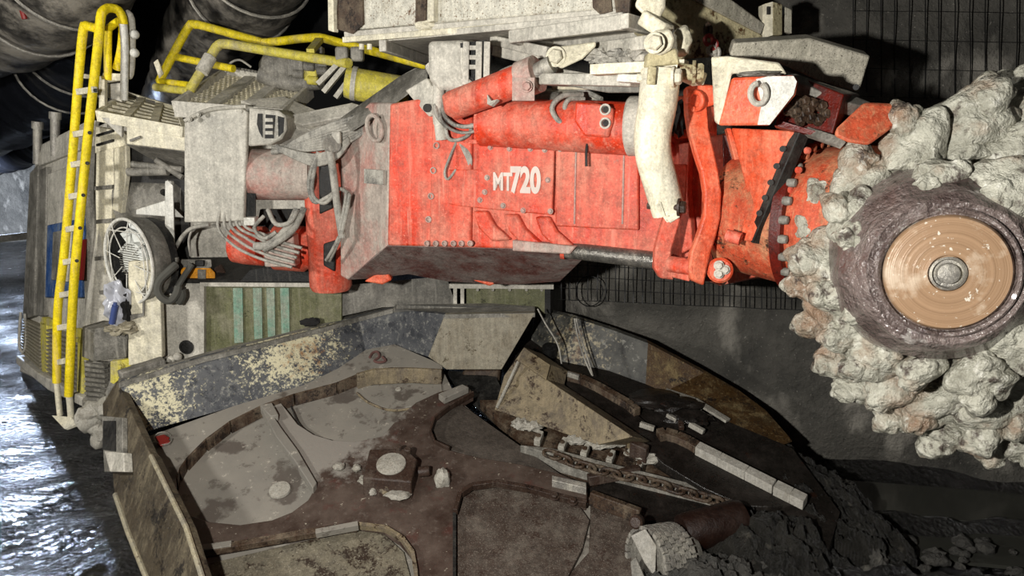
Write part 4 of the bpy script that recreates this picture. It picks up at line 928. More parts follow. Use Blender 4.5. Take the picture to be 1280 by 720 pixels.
# --- cream tray on top
ZT = 2.69
t0, t1, t2, t3 = G(430, 50, ZT), G(778, 22, ZT), G(838, 44, ZT), G(955, 66, ZT)
up = V((0, 0, 1))
t1b = G(800, 10, ZT)
tr = bp('tray', MB().loft([t0+up*.05, G(778, 22, ZT)+up*.04, G(778, 22, ZT)+up*.8, t0+up*.8], [q+V((dx, .8, 0)) for q, dx in ((t0+up*.05, .15), (G(778, 22, ZT)+up*.04, -.45), (G(778, 22, ZT)+up*.8, -.45), (t0+up*.8, .15))]), 'cream_rust', bevel=.01, label='big chipped cream tray above the boom')
bp('tray_end', MB().slab(pp([(808, 40, 3.6), (835, 76, 3.62), (905, 70, 3.78), (957, 52, 3.9), (952, 43, 3.9), (868, 0, 3.72), (800, -25, 3.58)]), V((-.05, .3, .02))), 'cream_worn', tr, bevel=.008)
bp('tray_rim', MB().slab(pp([(800, -25, 3.56), (868, 0, 3.7), (952, 43, 3.88), (957, 30, 3.9), (905, -8, 3.78), (850, -60, 3.65), (800, -90, 3.56)]), V((-.05, .3, .02))), 'concrete', tr, bevel=.008)
bp('tray_flange', MB().slab([t0, t1, t1+V((.1, .35, 0)), t0+V((.1, .35, 0))], up*.045), 'dustgrey', tr, bevel=.006)
bp('tray_flange', MB().bar(t0, t1, .03, .03), 'cream', tr, bevel=.004)
f2 = [G(470, 57, ZT-.03), G(640, 45, ZT-.03), G(780, 30, ZT-.03), G(836, 42, ZT-.03), G(640, 60, ZT-.06)]
bp('tray_base', MB().slab([G(478, 52, ZT-.02), G(778, 24, ZT-.02), G(838, 42, ZT-.02), G(685, 58, ZT-.02), G(540, 74, ZT-.02)], up*.03), 'dustgrey', tr, bevel=.004)
for a, b in (((640, 46), (690, 60)), ((690, 60), (836, 44)), ((640, 46), (780, 28)), ((478, 57), (538, 77)), ((780, 26), (838, 42))):
    bp('base_beam', MB().bar(G(*a, ZT-.05), G(*b, ZT-.05), .04, .06), 'dustgrey', tr, bevel=.005)
for x in (452, 462): bp('tray_stud', MB().cyl(P(x, 55, 4.15), P(x, 62, 4.15), .014, n=10), 'cream', tr)
for q_ in ([(413, -20), (432, -20), (432, 38), (413, 42)], [(519, -20), (531, -20), (531, 30), (520, 31)]): pass
fp_ = lambda x, y, o=.012: R((t0, (t1-t0).cross(up).normalized() if (t1-t0).cross(up).dot(EYE-t0) > 0 else -(t1-t0).cross(up).normalized()), x, y, o)
bp('rust_patch', MB().plate([fp_(424, -30), fp_(452, -30), fp_(454, 30), fp_(440, 42), fp_(420, 36)], .012).bumpy(.004, 9), 'rust', tr, label='rusty stiffener recess')
bp('rust_patch', MB().plate([fp_(520, -30), fp_(533, -30), fp_(532, 28), fp_(519, 30)], .014), 'rust', tr, label='rusty slot')
bp('stiffener', MB().plate([fp_(534, -30, .04), fp_(542, -30, .04), fp_(542, 26, .04), (fp_(534, 28, .04))], .04), 'cream', tr, bevel=.004)
bp('stiffener', MB().plate([fp_(409, -30, .04), fp_(416, -30, .04), fp_(417, 40, .04), (fp_(410, 38, .04))], .04), 'cream', tr, bevel=.004)
bp('weld_mud', MB().lump(fp_(532, 32, .01), (.05, .02, .025), 3, .4, 3), 'cream', tr)
bp('rust_patch', MB().plate([fp_(739, -20), fp_(762, -20), fp_(765, 14), (fp_(750, 18)), fp_(741, 10)], .014), 'rust', tr, label='rusty patch')
bp('rust_patch', MB().plate([fp_(765, -20), fp_(790, -20), fp_(786, 20), fp_(770, 16)], .014), 'rust', tr, label='rusty patch')
# hook and chain at the tray end
ch = bp('chain', MB().tube([P(885+3*math.sin(a), 38+8*math.cos(a), 3.55) for a in [k*2*math.pi/10 for k in range(11)]], .012, n=8, sm=0), 'rust', tr, label='rusty chain with red hook')
for k, (x, y) in enumerate(((886, 50), (893, 56), (890, 63), (896, 66))):
    bp('chain_link', MB().tube([P(x+(3 if k % 2 else 5)*math.sin(a), y+6*math.cos(a), 3.5) for a in [j*2*math.pi/10 for j in range(11)]], .01, n=8, sm=0), 'redplastic' if k < 2 else 'steel', ch)
# lugs and hanger over the support pipe
lg = bp('hanger_lug', MB().loft(pp([(808, 55, 2.98), (818, 38, 2.98), (838, 36, 2.98), (844, 48, 2.98), (840, 62, 2.98), (826, 70, 2.98), (812, 66, 2.98)]), pp([(808, 55, 3.1), (818, 38, 3.1), (838, 36, 3.1), (844, 48, 3.1), (840, 62, 3.1), (826, 70, 3.1), (812, 66, 3.1)])), 'cream', bevel=.01, label='cream hanger lug with large nut')
bp('lug_nut', MB().bolt(P(818, 54, 2.96), (-.2, -1, 0), .03), 'cream', lg)
bp('lug_plate', MB().plate(pp([(810, 66, 3.0), (846, 60, 3.0), (850, 80, 3.0), (808, 84, 3.0)]), .08), 'cream_worn', lg, bevel=.008)
bp('lug_knuckle', MB().loft(pp([(800, -10, 3.1), (832, -12, 3.1), (832, 10, 3.1), (824, 24, 3.1), (808, 22, 3.1), (793, 8, 3.1)]), pp([(800, -10, 3.2), (832, -12, 3.2), (832, 10, 3.2), (824, 24, 3.2), (808, 22, 3.2), (793, 8, 3.2)])), 'cream', lg, bevel=.012)
bp('lug_arm', MB().bar(P(806, 22, 3.12), P(834, 40, 3.05), .08, .06), 'cream', lg, bevel=.01)
bp('lug_knuckle', MB().lump(P(852, 52, 3.15), (.04, .05, .06), 3, .2, 3), 'cream', lg)
bp('lug_bolt', MB().cyl(P(846, 88, 3.0), P(872, 92, 2.98), .03).bolt(P(866, 91, 2.98), (1, -.2, 0), .035), 'cream_worn', lg)
# frame rails beneath the tray
fr = bp('under_frame', MB().bar(P(742, 88, 3.2), P(858, 82, 3.05), .1, .04), 'cream', label='cream rails under the tray')
bp('frame_rail', MB().plate(pp([(772, 92, 3.15), (806, 93, 3.1), (806, 104, 3.1), (770, 102, 3.15)]), .06), 'white', fr, bevel=.005)
bp('frame_rail', MB().bar(P(685, 100, 3.6), P(805, 102, 3.3), .25, .05), 'dustgrey', fr, bevel=.005)
bp('frame_rail', MB().loft(pp([(700, 106, 3.5), (805, 108, 3.25), (805, 116, 3.25), (760, 116, 3.35)]), pp([(700, 106, 3.8), (805, 108, 3.6), (805, 116, 3.6), (760, 116, 3.7)])), 'dustdark', fr, bevel=.005)
bp('frame_rail', MB().bar(P(840, 84, 3.05), P(875, 100, 3.1), .08, .05), 'cream', fr, bevel=.005)
for a, b, w in (((622, 62, 4.0), (690, 78, 3.8), .09), ((618, 50, 4.0), (688, 66, 3.7), .07), ((748, 62, 3.6), (830, 52, 3.2), .08), ((700, 92, 3.7), (742, 100, 3.5), .07), ((740, 76, 3.6), (808, 72, 3.3), .04)):
    bp('frame_brace', MB().bar(P(*a), P(*b), w, w*.7).bumpy(.006, 20), 'dustgrey', fr, bevel=.006)
bp('frame_plate', MB().plate(pp([(685, 92, 3.8), (740, 104, 3.6), (735, 112, 3.6), (690, 112, 3.8)]), .05), 'cream', fr, bevel=.006)
for k, (x, y) in enumerate(((748, 70), (762, 76), (778, 68), (792, 74), (770, 84), (800, 66))): bp('caked_mud', MB().lump(P(x, y, 3.5-.003*(x-748)), (.06, .04, .03), k, .5, 3, 3), 'hose', fr)
bp('caked_mud', MB().lump(P(700, 125, 3.85), (.2, .1, .06), 2, .3, 3, 3), 'dustgrey', fr)
bp('cover_sheet', MB().plate(pp([(600, 128, 4.0), (640, 112, 4.0), (700, 112, 3.9), (745, 118, 3.8), (750, 128, 3.75), (600, 150, 3.9)]), .05), 'dustgrey', fr, bevel=.01)
# tray lift ram (red) with bright rod
rm = bp('tray_ram', MB().tube(pp([(566, 132, 3.72), (655, 98, 3.55)]), .072, n=36, sm=0), 'red', label='red hydraulic ram slanting up to the tray')
bp('ram_eye', MB().loft(pp([(552, 118, 3.74), (572, 112, 3.7), (578, 140, 3.68), (566, 148, 3.7), (556, 142, 3.74)]), pp([(552, 118, 3.86), (572, 112, 3.82), (578, 140, 3.8), (566, 148, 3.82), (556, 142, 3.86)])), 'red', rm, bevel=.015)
bp('ram_gland', MB().tube(pp([(652, 100, 3.55), (672, 92, 3.51)]), .085, n=36, sm=0), 'red_dusty', rm)
bp('ram_rod', MB().tube(pp([(668, 92, 3.52), (690, 80, 3.48)]), .04, n=24, sm=0), 'steel', rm, label='bright rod')
bp('ram_valve', MB().box(P(654, 112, 3.44), (.1, .08, .1)).bolt(P(658, 108, 3.39), (0, -1, 0), .02), 'red_dusty', rm, bevel=.012)
bp('ram_bracket', MB().loft(pp([(686, 60, 3.5), (745, 52, 3.45), (745, 58, 3.45), (728, 74, 3.45), (702, 86, 3.46), (690, 80, 3.48)]), pp([(686, 60, 3.58), (745, 52, 3.53), (745, 58, 3.53), (728, 74, 3.53), (702, 86, 3.54), (690, 80, 3.56)])), 'cream', rm, bevel=.008)
bp('ram_bracket_nut', MB().bolt(P(695, 71, 3.48), (-.2, -1, 0), .034), 'cream', rm)
bp('ram_stop', MB().plate(pp([(609, 118, 3.53), (614, 126, 3.51), (622, 124, 3.5), (614, 132, 3.5), (609, 130, 3.52)]), .02), 'dustgrey', rm)
# lamp pod hanging under the tray
pod = bp('lamp_pod', MB().loft(pp([(535, 52, 3.85), (578, 50, 3.75), (580, 95, 3.75), (590, 108, 3.75), (575, 114, 3.78), (548, 112, 3.84), (536, 100, 3.86)]), pp([(540, 52, 4.05), (596, 50, 3.95), (598, 95, 3.95), (600, 108, 3.95), (585, 114, 3.98), (556, 112, 4.04), (541, 100, 4.06)])), 'dustgrey', bevel=.02, label='grey lamp pod hanging under the tray')
bp('pod_guard', MB().plate(pp([(575, 54, 3.74), (606, 50, 3.68), (612, 60, 3.68), (609, 104, 3.7), (594, 109, 3.72), (580, 96, 3.74)]), .02), 'black', pod)
for x, w in ((583, 2.6), (599, 3), (609, 2.6)): bp('guard_bar', MB().bar(P(x, 52, 3.69), P(x-1, 106, 3.69), w*.009, .03), 'dustgrey', pod, bevel=.003)
bp('guard_bar', MB().tube(pp([(578, 60, 3.71), (579, 90, 3.71), (588, 104, 3.69), (600, 106, 3.68)]), .012, n=8), 'dustgrey', pod)
for y in (60, 72, 84): bp('pod_lens', MB().box(P(592, y, 3.7), (.04, .03, .02)), 'dustgrey', pod)
# grey swing arm between handrail and boom with bolt plate
ga = bp('cover_arm', MB().loft(pp([(425, 148, 4.45), (500, 95, 4.35), (520, 86, 4.25), (535, 86, 4.2), (535, 98, 4.15), (505, 122, 4.15), (470, 145, 4.2), (440, 165, 4.3)]), pp([(425, 148, 4.65), (500, 95, 4.6), (520, 86, 4.5), (535, 86, 4.5), (535, 98, 4.5), (505, 122, 4.5), (470, 145, 4.5), (440, 165, 4.6)])), 'dustdark', bevel=.01, label='grey arm sloping down to the left')
bp('bolt_plate', MB().plate(pp([(506, 113, 4.05), (533, 97, 3.98), (545, 118, 3.94), (546, 140, 3.92), (536, 146, 3.95), (522, 132, 4.0)]), .06), 'dustgrey', ga, bevel=.008)
bp('plate_hole', MB().cyl(P(534, 135, 3.945), P(534, 135, 3.93), .022), 'void', ga)
bp('arm_rod', MB().tube(pp([(538, 82, 3.95), (548, 105, 3.9), (548, 135, 3.88), (552, 175, 3.88)]), .03, n=12), 'dustgrey', ga)
bp('caked_mud', MB().lump(P(552, 130, 3.95), (.05, .05, .16), 5, .4, 3, 3), 'dustgrey', ga)
# grey guard plates at the upper right
gp = bp('guard_plate', MB().slab(pp([(917, 54, 3.3), (1012, 48, 3.3), (1088, 70, 3.3), (1074, 116, 3.33), (1020, 100, 3.33), (976, 80, 3.33), (912, 70, 3.33)]), V((.02, .1, .03))), 'concrete', bevel=.008, label='pale speckled guard plate at upper right')
bp('guard_edge', MB().plate(pp([(966, 82, 2.95), (1020, 100, 2.95), (1090, 128, 2.95), (1082, 134, 2.9), (1050, 126, 2.85), (985, 96, 2.9)]), .05), 'dustdark', gp, bevel=.006)
bp('guard_hole', MB().cyl(P(1070, 109, 3.09), P(1070, 109, 3.075), .012), 'void', gp)
gpo = bp('guard_post', MB().plate(pp([(953, 6, 3.9), (966, 2, 3.9), (966, 44, 3.9), (953, 48, 3.9)]), .06), 'cream', label='short cream post on the tray end')
bp('post_plate', MB().plate(pp([(966, 2, 3.9), (978, 5, 3.95), (978, 44, 3.95), (966, 44, 3.9)]), .05), 'cream_worn', gpo, bevel=.004)
bp('post_plate', MB().plate(pp([(981, 8, 4.0), (990, 12, 4.0), (990, 42, 4.0), (980, 40, 4.0)]), .04), 'concrete', gpo, bevel=.004)
bp('post_slot', MB().plate(pp([(959, 8, 3.89), (963, 8, 3.89), (963, 18, 3.89), (959, 18, 3.89)]), .01), 'void', gpo)

# --- loading apron (the sloping table in front)
def tt(pts, h=0.): return [T(x, y, h) for x, y in pts]
dn = V((0, 0, -1))
base = bp('apron', MB().slab(tt([(186, 548), (293, 507), (380, 481), (457, 440), (493, 432), (553, 462), (572, 500), (700, 600), (742, 625), (790, 700), (830, 790), (240, 790), (262, 730), (200, 590)], -.07), dn*.06), 'deck', label='dusty grey deck plate of the loading apron')
arc = [(220, 597), (224, 585), (233, 572), (257, 548), (287, 526), (327, 506), (367, 492), (420, 478), (447, 467), (467, 461), (490, 459), (513, 459), (553, 461)]
outer = [(186, 545), (293, 507), (380, 481), (423, 460), (457, 437), (493, 430), (540, 450), (553, 457)]
rim = bp('apron_ring', MB().slab(tt(outer+arc[::-1]+[(221, 620), (228, 650), (240, 690), (255, 740), (262, 790), (242, 790), (225, 680), (200, 590)]), dn*.09), 'deck', bevel=.003)
m = MB(); n = len(arc)
for i in range(n-1): m.slab([T(*arc[i], .001), T(*arc[i+1], .001), T(arc[i+1][0], arc[i+1][1]+2.5, .001), T(arc[i][0]+2, arc[i][1]+2, .001)], dn*.085)
bp('wear_rim', m, 'rust', rim, label='rusty curved rim')
m = MB(); hi = [(467, 457), (490, 455), (513, 455), (552, 457), (552, 471), (513, 471), (490, 470), (455, 477)]
bp('raised_rim', MB().slab(tt([(445, 466), (467, 460), (513, 459), (552, 461), (552, 463), (513, 461), (467, 463), (447, 469)], .035), dn*.1), 'tan', rim, bevel=.004)
st = bp('gathering_wheel', MB().slab(tt([(325, 507), (350, 502), (358, 512), (372, 530), (392, 543), (415, 550), (445, 552), (478, 545), (500, 520), (520, 503), (548, 490), (584, 481), (592, 492), (560, 510), (543, 523), (537, 540), (542, 553), (560, 562), (600, 572), (650, 580), (700, 592), (735, 607), (733, 628), (700, 622), (660, 610), (620, 604), (590, 608), (575, 617), (568, 632), (568, 790), (522, 790), (520, 715), (515, 690), (500, 672), (480, 660), (445, 655), (380, 665), (250, 688), (238, 668), (226, 640), (260, 652), (300, 656), (340, 650), (365, 640), (385, 625), (395, 608), (388, 595), (360, 553)], -.02), dn*.05), 'star', bevel=.004, label='brown star shaped gathering wheel')
bp('wheel_arm_ridge', MB().slab(tt([(325, 507), (333, 506), (352, 535), (372, 562), (396, 603), (391, 610), (368, 575), (345, 545)], .015), dn*.05), 'deck', st, bevel=.004)
bp('arm_tip', MB().slab(tt([(325, 506), (340, 503), (348, 518), (338, 520)], .03), dn*.04), 'deck', st, bevel=.004)
bp('arm_tip', MB().slab(tt([(548, 492), (578, 480), (586, 484), (555, 498)], .025), dn*.04), 'deck', st, bevel=.004)
bp('arm_tip', MB().slab(tt([(690, 594), (733, 603), (733, 610), (690, 600)], .02), dn*.06), 'steel', st, bevel=.003)
def lip(pts, h, w, mat, nm='wear_strip'):
    m = MB(); P0 = tt(pts, h)
    for a, b in zip(P0, P0[1:]): m.bar(a, b, w, .04, up=tuple(TN))
    bp(nm, m, mat, st, bevel=.002)
lip([(252, 690), (300, 682), (380, 668), (446, 658)], .005, .035, 'rust'); lip([(250, 688), (290, 682)], .012, .035, 'deck'); lip([(395, 667), (448, 657)], .02, .03, 'deck')
lip([(448, 657), (482, 661), (503, 674), (516, 692), (520, 716), (522, 760)], -.01, .02, 'tan')
lip([(569, 640), (575, 618), (590, 608), (620, 604), (660, 611), (700, 622), (733, 630)], -.005, .025, 'brownsteel')
lip([(592, 492), (562, 509), (544, 523), (538, 540), (543, 553), (562, 562)], -.012, .012, 'brownsteel')
for x, y in ((693, 621), (716, 627)): bp('rim_bolt', MB().bolt(T(x, y, .012), TN, .02), 'brownsteel', st)
bp('rim_shadow_strip', MB().plate(tt([(566, 640), (570, 640), (570, 780), (566, 780)], -.01), .03), 'void', st)  # dark strip paints the shadow along the pocket's edge
# filled pockets and lower plates
for pts, mat, h in (([(446, 492), (462, 504), (490, 512), (530, 505), (553, 489), (552, 480), (446, 482)], 'deck', -.06), ([(545, 512), (578, 506), (700, 592), (650, 581), (600, 573), (556, 560), (541, 545)], 'dark_plate', -.045),
    ([(571, 642), (578, 622), (592, 613), (622, 609), (660, 615), (725, 633), (737, 650), (728, 685), (700, 740), (660, 790), (571, 790)], 'brown_plate', -.045), ([(245, 708), (440, 662), (480, 667), (505, 690), (513, 720), (514, 790), (260, 790)], 'pocket', -.05)):
    if mat not in M:
        M[mat] = {'dark_plate': lambda: grime('dark_grey_plate', '#4a433c', '#544c44', '#3a2c22', dl=.4, rl=.2, sc=5), 'brown_plate': lambda: grime('brown_scoured_plate', '#4b4038', '#655c52', '#46342a', dl=.4, rl=.35, sc=7, speck='#7f776c'), 'pocket': lambda: grime('muddy_pocket', '#77705f', '#5e584b', '#3e3024', dl=.4, rl=.42, sc=5, speck='#8f8878')}[mat]()
    bp('pocket_plate', MB().slab(tt(pts, h), dn*.03), mat, base, bevel=.003)
bp('pocket_seam', MB().tube([T(*p, -.055) for p in [(446, 491), (462, 504), (492, 513), (530, 506), (553, 490)]], .008, n=6), 'tan', base)
bp('pocket_seam', MB().tube([T(*p, -.045) for p in [(364, 508), (374, 530), (392, 545), (415, 551)]], .006, n=6), 'void', base)
for x, y, r in ((350, 613, .06), (498, 488, .02), (540, 509, .02)): bp('deck_stud', MB().lathe(T(x, y, -.068), TN, [(r, 0), (r*.95, .012), (r*.7, .016)], n=24), 'bright', base)
bp('apron_nose', MB().slab(tt([(738, 632), (760, 630), (800, 650), (822, 690), (830, 790), (640, 790), (700, 730), (736, 690)], -.065), dn*.05), 'brown_plate', base, bevel=.004)
# centre hub of the wheel
HB0 = tt([(462, 561), (508, 560), (522, 574), (514, 602), (453, 597)], .085)
hubw = bp('wheel_hub', MB().slab(HB0, dn*.12), 'brownsteel', st, bevel=.008, label='square hub block with pale round disc')
bp('hub_disc', MB().lathe(T(489, 580, .086), TN, [(.082, 0), (.08, .006), (.07, .009)], n=36), 'bright', hubw, label='pale round disc')
bp('hub_bolt', MB().lathe(T(524, 590, .03), (1, 0, .15), [(.03, 0), (.03, .05), (.024, .06)], n=12), 'brownsteel', hubw)
bp('hub_bolt', MB().lathe(T(510, 566, .08), TN, [(.02, 0), (.02, .03), (.015, .035)], n=12), 'brownsteel', hubw)
bp('hub_bolt', MB().lathe(T(499, 562, .08), TN, [(.018, 0), (.018, .02), (.015, .025)], n=12), 'brownsteel', hubw)
for x, y, r, h in ((553, 599, .045, .06), (424, 583, .035, .02), (446, 585, .025, .02)):
    bp('wheel_stud', MB().lump(T(x, y, .0), (r, r, h), int(x), .25, 3, 2), 'bright', st)
for k, (x, y, a, b, c) in enumerate(((498, 618, .07, .05, .02), (484, 611, .06, .03, .03), (463, 600, .07, .04, .03), (466, 615, .02, .02, .02))):
    o = MB().lump(T(x, y, .01), (a, b, c), k+3, .35, 3, 2.2).build('mud_lump', M['bright' if k != 1 else 'tan']); tag(o, ['flat pale mud pat in front of the square wheel hub', 'brown mud lump against the near side of the wheel hub', 'pale crust at the near left corner of the wheel hub', 'tiny pale pebble beside the wheel hub crust'][k], 'mud lump')
# red cable tag and coil on the deck
tg = MB().slab(tt([(194, 548), (205, 545), (212, 549), (200, 556)], .012), V((0, 0, .012))).slab(tt([(196, 556), (210, 551), (214, 554), (200, 559)], .012), V((0, 0, .012))).build('cable_tag', M['redplastic'], bevel=.003)
tag(tg, 'red and white tag lying on grey deck near left side panel', 'tag')
tg2 = MB().tube([T(204+11*math.cos(a), 548+8*math.sin(a), .02) for a in [k*2*math.pi/12 for k in range(12)]], .004, n=6).build('tag_string', M['steel'], tg)
o = MB().tube([T(*p, .02) for p in [(462, 447), (466, 441), (472, 440), (474, 446), (468, 451), (474, 453), (482, 451), (478, 446)]], .009, n=8).build('rope_knot', M['ruddy']); tag(o, 'small knotted red-brown cloth on the deck below the back plate corner', 'cloth')

# back plates standing at the rear of the apron
def stand(bot, top, t, name, mat, parent, **k):          # upright folded plate, bottom points on the apron
    m = MB()
    for i in range(len(bot)-1): 
        q = [bot[i], bot[i+1], top[i+1], top[i]]
        off = V((.0, t, t*.2)); m.slab(q, off)
    return bp(name, m, mat, parent, **k)
bx = [(180, 540), (293, 508), (380, 483), (423, 461), (457, 438), (493, 431)]
bot = tt(bx, -.02)
tx = [(148, 479), (255, 447), (345, 425), (400, 411), (448, 397), (491, 386)]
top = [P(x, y, b.y+.1) for (x, y), b in zip(tx, bot)]
bk = stand(bot, top, .04, 'back_plate', 'back', RH, label='blue-grey back plate with cream scale and rust')
m = MB()
lt = [P(x, y, b.y+.08) for (x, y), b in zip(tx, bot)]; lt2 = [P(x, y-6, b.y+.24) for (x, y), b in zip(tx, bot)]
for i in range(5): m.slab([lt[i], lt[i+1], lt2[i+1], lt2[i]], dn*.03)
bp('plate_lip', m, 'dustdark', bk)
b6 = T(493, 431, -.02); p6 = P(491, 386, b6.y+.1)
t7 = P(556, 393, 4.72); b7 = P(535, 446, 4.8)
bp('corner_plate', MB().slab([b6, b7, t7, p6], V((.02, .04, 0))), 'back', bk)
t8 = P(669, 391, 4.62); b8 = P(627, 462, 4.62); b9 = P(558, 462, 4.72)
bp('throat_plate', MB().slab([b7, b9, b8, t8, t7], V((.0, .05, 0))), 'tan_grey', bk, bevel=.004, label='pale scoured throat plate')
bp('throat_top', MB().slab([p6, t7, t8, P(669, 383, 4.85), P(613, 379, 4.95), P(495, 381, 4.95)], dn*.03), 'dustdark', bk, bevel=.003)
for x, y in ((214, 449), (222, 446)): bp('plate_stud', MB().lump(P(x, y, 4.85), .03, 2, .1, 2), 'dustgrey', bk)
bp('corner_lug', MB().bar(P(150, 470, 4.42), P(205, 452, 4.6), .09, .06), 'dustdark', bk, bevel=.008)
# left side panel
SPl = pl3((148, 479, 4.3), (253, 720, 2.95), (160, 655, 3.62))
def sp_(pts, off=0.): return [R(SPl, x, y, off) for x, y in pts]
sd = bp('side_plate', MB().slab(sp_([(146, 476), (187, 567), (191, 571), (234, 660), (256, 730), (262, 790), (210, 790), (183, 722), (160, 665), (143, 618), (139, 575), (130, 545), (128, 505)]), -SPl[1]*.045), 'panel', bevel=.004, label='muddy brown side plate of the apron')
bp('plate_edge', MB().tube(sp_([(189, 570), (233, 660), (254, 725), (262, 790)], .005), .013, n=8, sm=0), 'ochre_plate', sd)
bp('plate_edge', MB().tube(sp_([(144, 618), (160, 665), (183, 722), (208, 786)], .005), .014, n=8, sm=0), 'ochre_plate', sd)
bp('plate_frame', MB().slab(sp_([(127, 520), (153, 522), (153, 590), (130, 590)], .03), -SPl[1]*.03), 'dustdark', sd, bevel=.004)
bp('frame_recess', MB().slab(sp_([(129, 526), (144, 526), (144, 564), (128, 562)], .036), -SPl[1]*.02), 'void', sd)
bp('plate_foot', MB().slab(sp_([(130, 564), (154, 566), (155, 590), (137, 590)], .05), -SPl[1]*.05), 'dustgrey', sd, bevel=.006)

# --- right wing of the apron
wt = [(669, 386), (720, 398), (764, 412), (810, 429), (880, 466), (925, 492), (960, 518), (990, 552)]
wbm = [(664, 425), (703, 452), (760, 463), (807, 480), (830, 490), (870, 503), (910, 527), (968, 560)]
wb_ = tt(wbm, 0); wt_ = [P(x, y, b.y+.08) for (x, y), b in zip(wt, wb_)]
wp = stand(wb_[:4], wt_[:4], .05, 'wing_plate', 'wing', RH, label='dark wing plate with cream scale')
stand(wb_[3:], wt_[3:], .05, 'wing_plate_end', 'wing_rust', wp, label='ochre rusted end of the wing plate')
wdk = bp('wing_deck', MB().slab(tt([(664, 425), (703, 452), (760, 463), (807, 480), (870, 503), (910, 527), (990, 560), (1050, 640), (1035, 690), (940, 640), (790, 545), (684, 473), (640, 440)], .0), dn*.12), 'dark_deck', label='dark glossy deck of the right wing')
for a, b in (((832, 488), (868, 500)), ((868, 500), (910, 526))): bp('pale_edge', MB().bar(T(*a, .02), T(*b, .02), .05, .015), 'bright', wdk)  # pale bars along the deck edge
# second gathering wheel on the wing
w2 = bp('gathering_wheel', MB().slab(tt([(693, 466), (727, 474), (767, 497), (797, 518), (822, 540), (850, 542), (872, 558), (1005, 626), (980, 634), (930, 632), (880, 610), (830, 580), (790, 545), (740, 512)], .03), dn*.05), 'dark_deck', bevel=.004, label='dark gathering wheel on the right wing')
def lip2(pts, h, w, mat, th=.05, nm='wheel_rim', lab=None):
    m = MB(); P0 = tt(pts, h)
    for i in range(len(P0)-1):
        d = (P0[i+1]-P0[i]); s = TN.cross(d).normalized()*w/2
        m.slab([P0[i]-s, P0[i+1]-s, P0[i+1]+s, P0[i]+s], dn*th)
    return bp(nm, m, mat, w2, bevel=.003, label=lab)
lip2([(692, 461), (727, 470), (750, 481), (767, 491), (785, 501), (797, 511)], .07, .05, 'rust', nm='wheel_rim')
lip2([(823, 540), (832, 538), (847, 542), (862, 549), (872, 555)], .07, .06, 'rust')
lip2([(872, 555), (900, 569), (934, 586), (968, 603)], .08, .06, 'light_bar', .05, 'wear_bar', 'long pale wear bar')
lip2([(969.5, 604), (990, 614), (1007, 622.5)], .08, .065, 'light_bar', .05, 'wear_bar', 'rounded pale bar end')
lip2([(684, 474), (720, 497), (756, 521), (784, 542)], .06, .03, 'steel', .05, 'wheel_frame')
lip2([(692, 459), (724, 469)], .09, .02, 'steel', .03, 'wheel_frame')
bp('wheel_tooth', MB().slab(tt([(784, 542), (789, 536), (794, 540), (789, 547)], .1), dn*.09), 'tan', w2, bevel=.004)
bp('wheel_tooth', MB().slab(tt([(790, 547), (812, 556), (808, 562), (787, 553)], .09), dn*.09), 'brownsteel', w2, bevel=.006)
bp('hub_slot', MB().lathe(T(687, 438, .06), TN, [(.05, -.04), (.05, .03), (.03, .035)], n=20), 'black', w2)
for k, (a, b) in enumerate((((834, 519), (846, 526)), ((862, 530), (880, 540)), ((850, 522), (852, 536)), ((800, 530), (818, 536)))): bp('hub_scraper', MB().bar(T(*a, .05), T(*b, .05), .03, .03), ('steel', 'bright', 'brownsteel', 'bright')[k], w2, bevel=.003)
for x, y, r in ((846, 508, .1), (820, 500, .12), (862, 522, .09)): bp('hub_lump', MB().lump(T(x, y, .03), (r*1.6, r, .05), int(x), .4, 3, 2.5), 'dark_deck', w2)
# tie wires
for pts in ([(672, 386, 4.6), (682, 405, 4.58), (697, 430, 4.55), (702, 455, 4.5)], [(718, 398, 4.6), (722, 420, 4.55), (730, 447, 4.5), (740, 469, 4.45)], [(720, 398, 4.6), (727, 425, 4.55), (735, 450, 4.5), (741, 470, 4.45)]):
    o = MB().tube(pp(pts), .005, n=6).build('tie_wire', M['hose']); 
    tag(o, 'thin grey wire hanging over wing plate next to the throat plate' if pts[0][0] == 672 else ('thin wire down the cream stain of the dark wing plate'), 'wire', None if pts[0][0] == 672 else 'pair of wires over the wing plate stain')

# --- conveyor throat and trough
tan_top = [P(655, 434, 4.55), P(688, 456, 4.42), P(683, 474, 4.32), P(740, 512, 4.05), P(791, 546, 3.82)]
cl = bp('throat_side_plate', MB().loft(tan_top+[T(748, 556, .03), T(700, 540, .02), T(663, 527, .02), T(618, 512, .02), T(630, 470, .08)], [p+V((.12, .12, -.08)) for p in tan_top+[T(748, 556, .03), T(700, 540, .02), T(663, 527, .02), T(618, 512, .02), T(630, 470, .08)]]), 'tan', bevel=.003, label='tan scoured side plate of the conveyor throat')
bp('fold_plate', MB().plate([P(655, 434, 4.53), P(688, 456, 4.4), P(683, 474, 4.3), P(648, 450, 4.45)], .02), 'tan', cl, bevel=.003)
bp('fold_weld', MB().tube([P(648, 452, 4.45), P(635, 480, 4.4), P(621, 510, T(618, 512).y-.02)], .01, n=8), 'bright', cl)
bp('throat_block', MB().plate(pp([(578, 462, 4.85), (626, 460, 4.85), (622, 490, 4.8), (612, 505, 4.75), (590, 492, 4.8), (575, 480, 4.85)]), .15), 'rust', cl, bevel=.02)
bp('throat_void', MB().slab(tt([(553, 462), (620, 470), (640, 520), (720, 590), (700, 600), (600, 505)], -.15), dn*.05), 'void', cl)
tq = bp('trough', MB().slab(tt([(600, 500), (640, 500), (760, 548), (860, 590), (940, 640), (960, 690), (900, 730), (740, 640), (690, 592)], -.1), dn*.06), 'rust', label='rusty muddy conveyor trough')
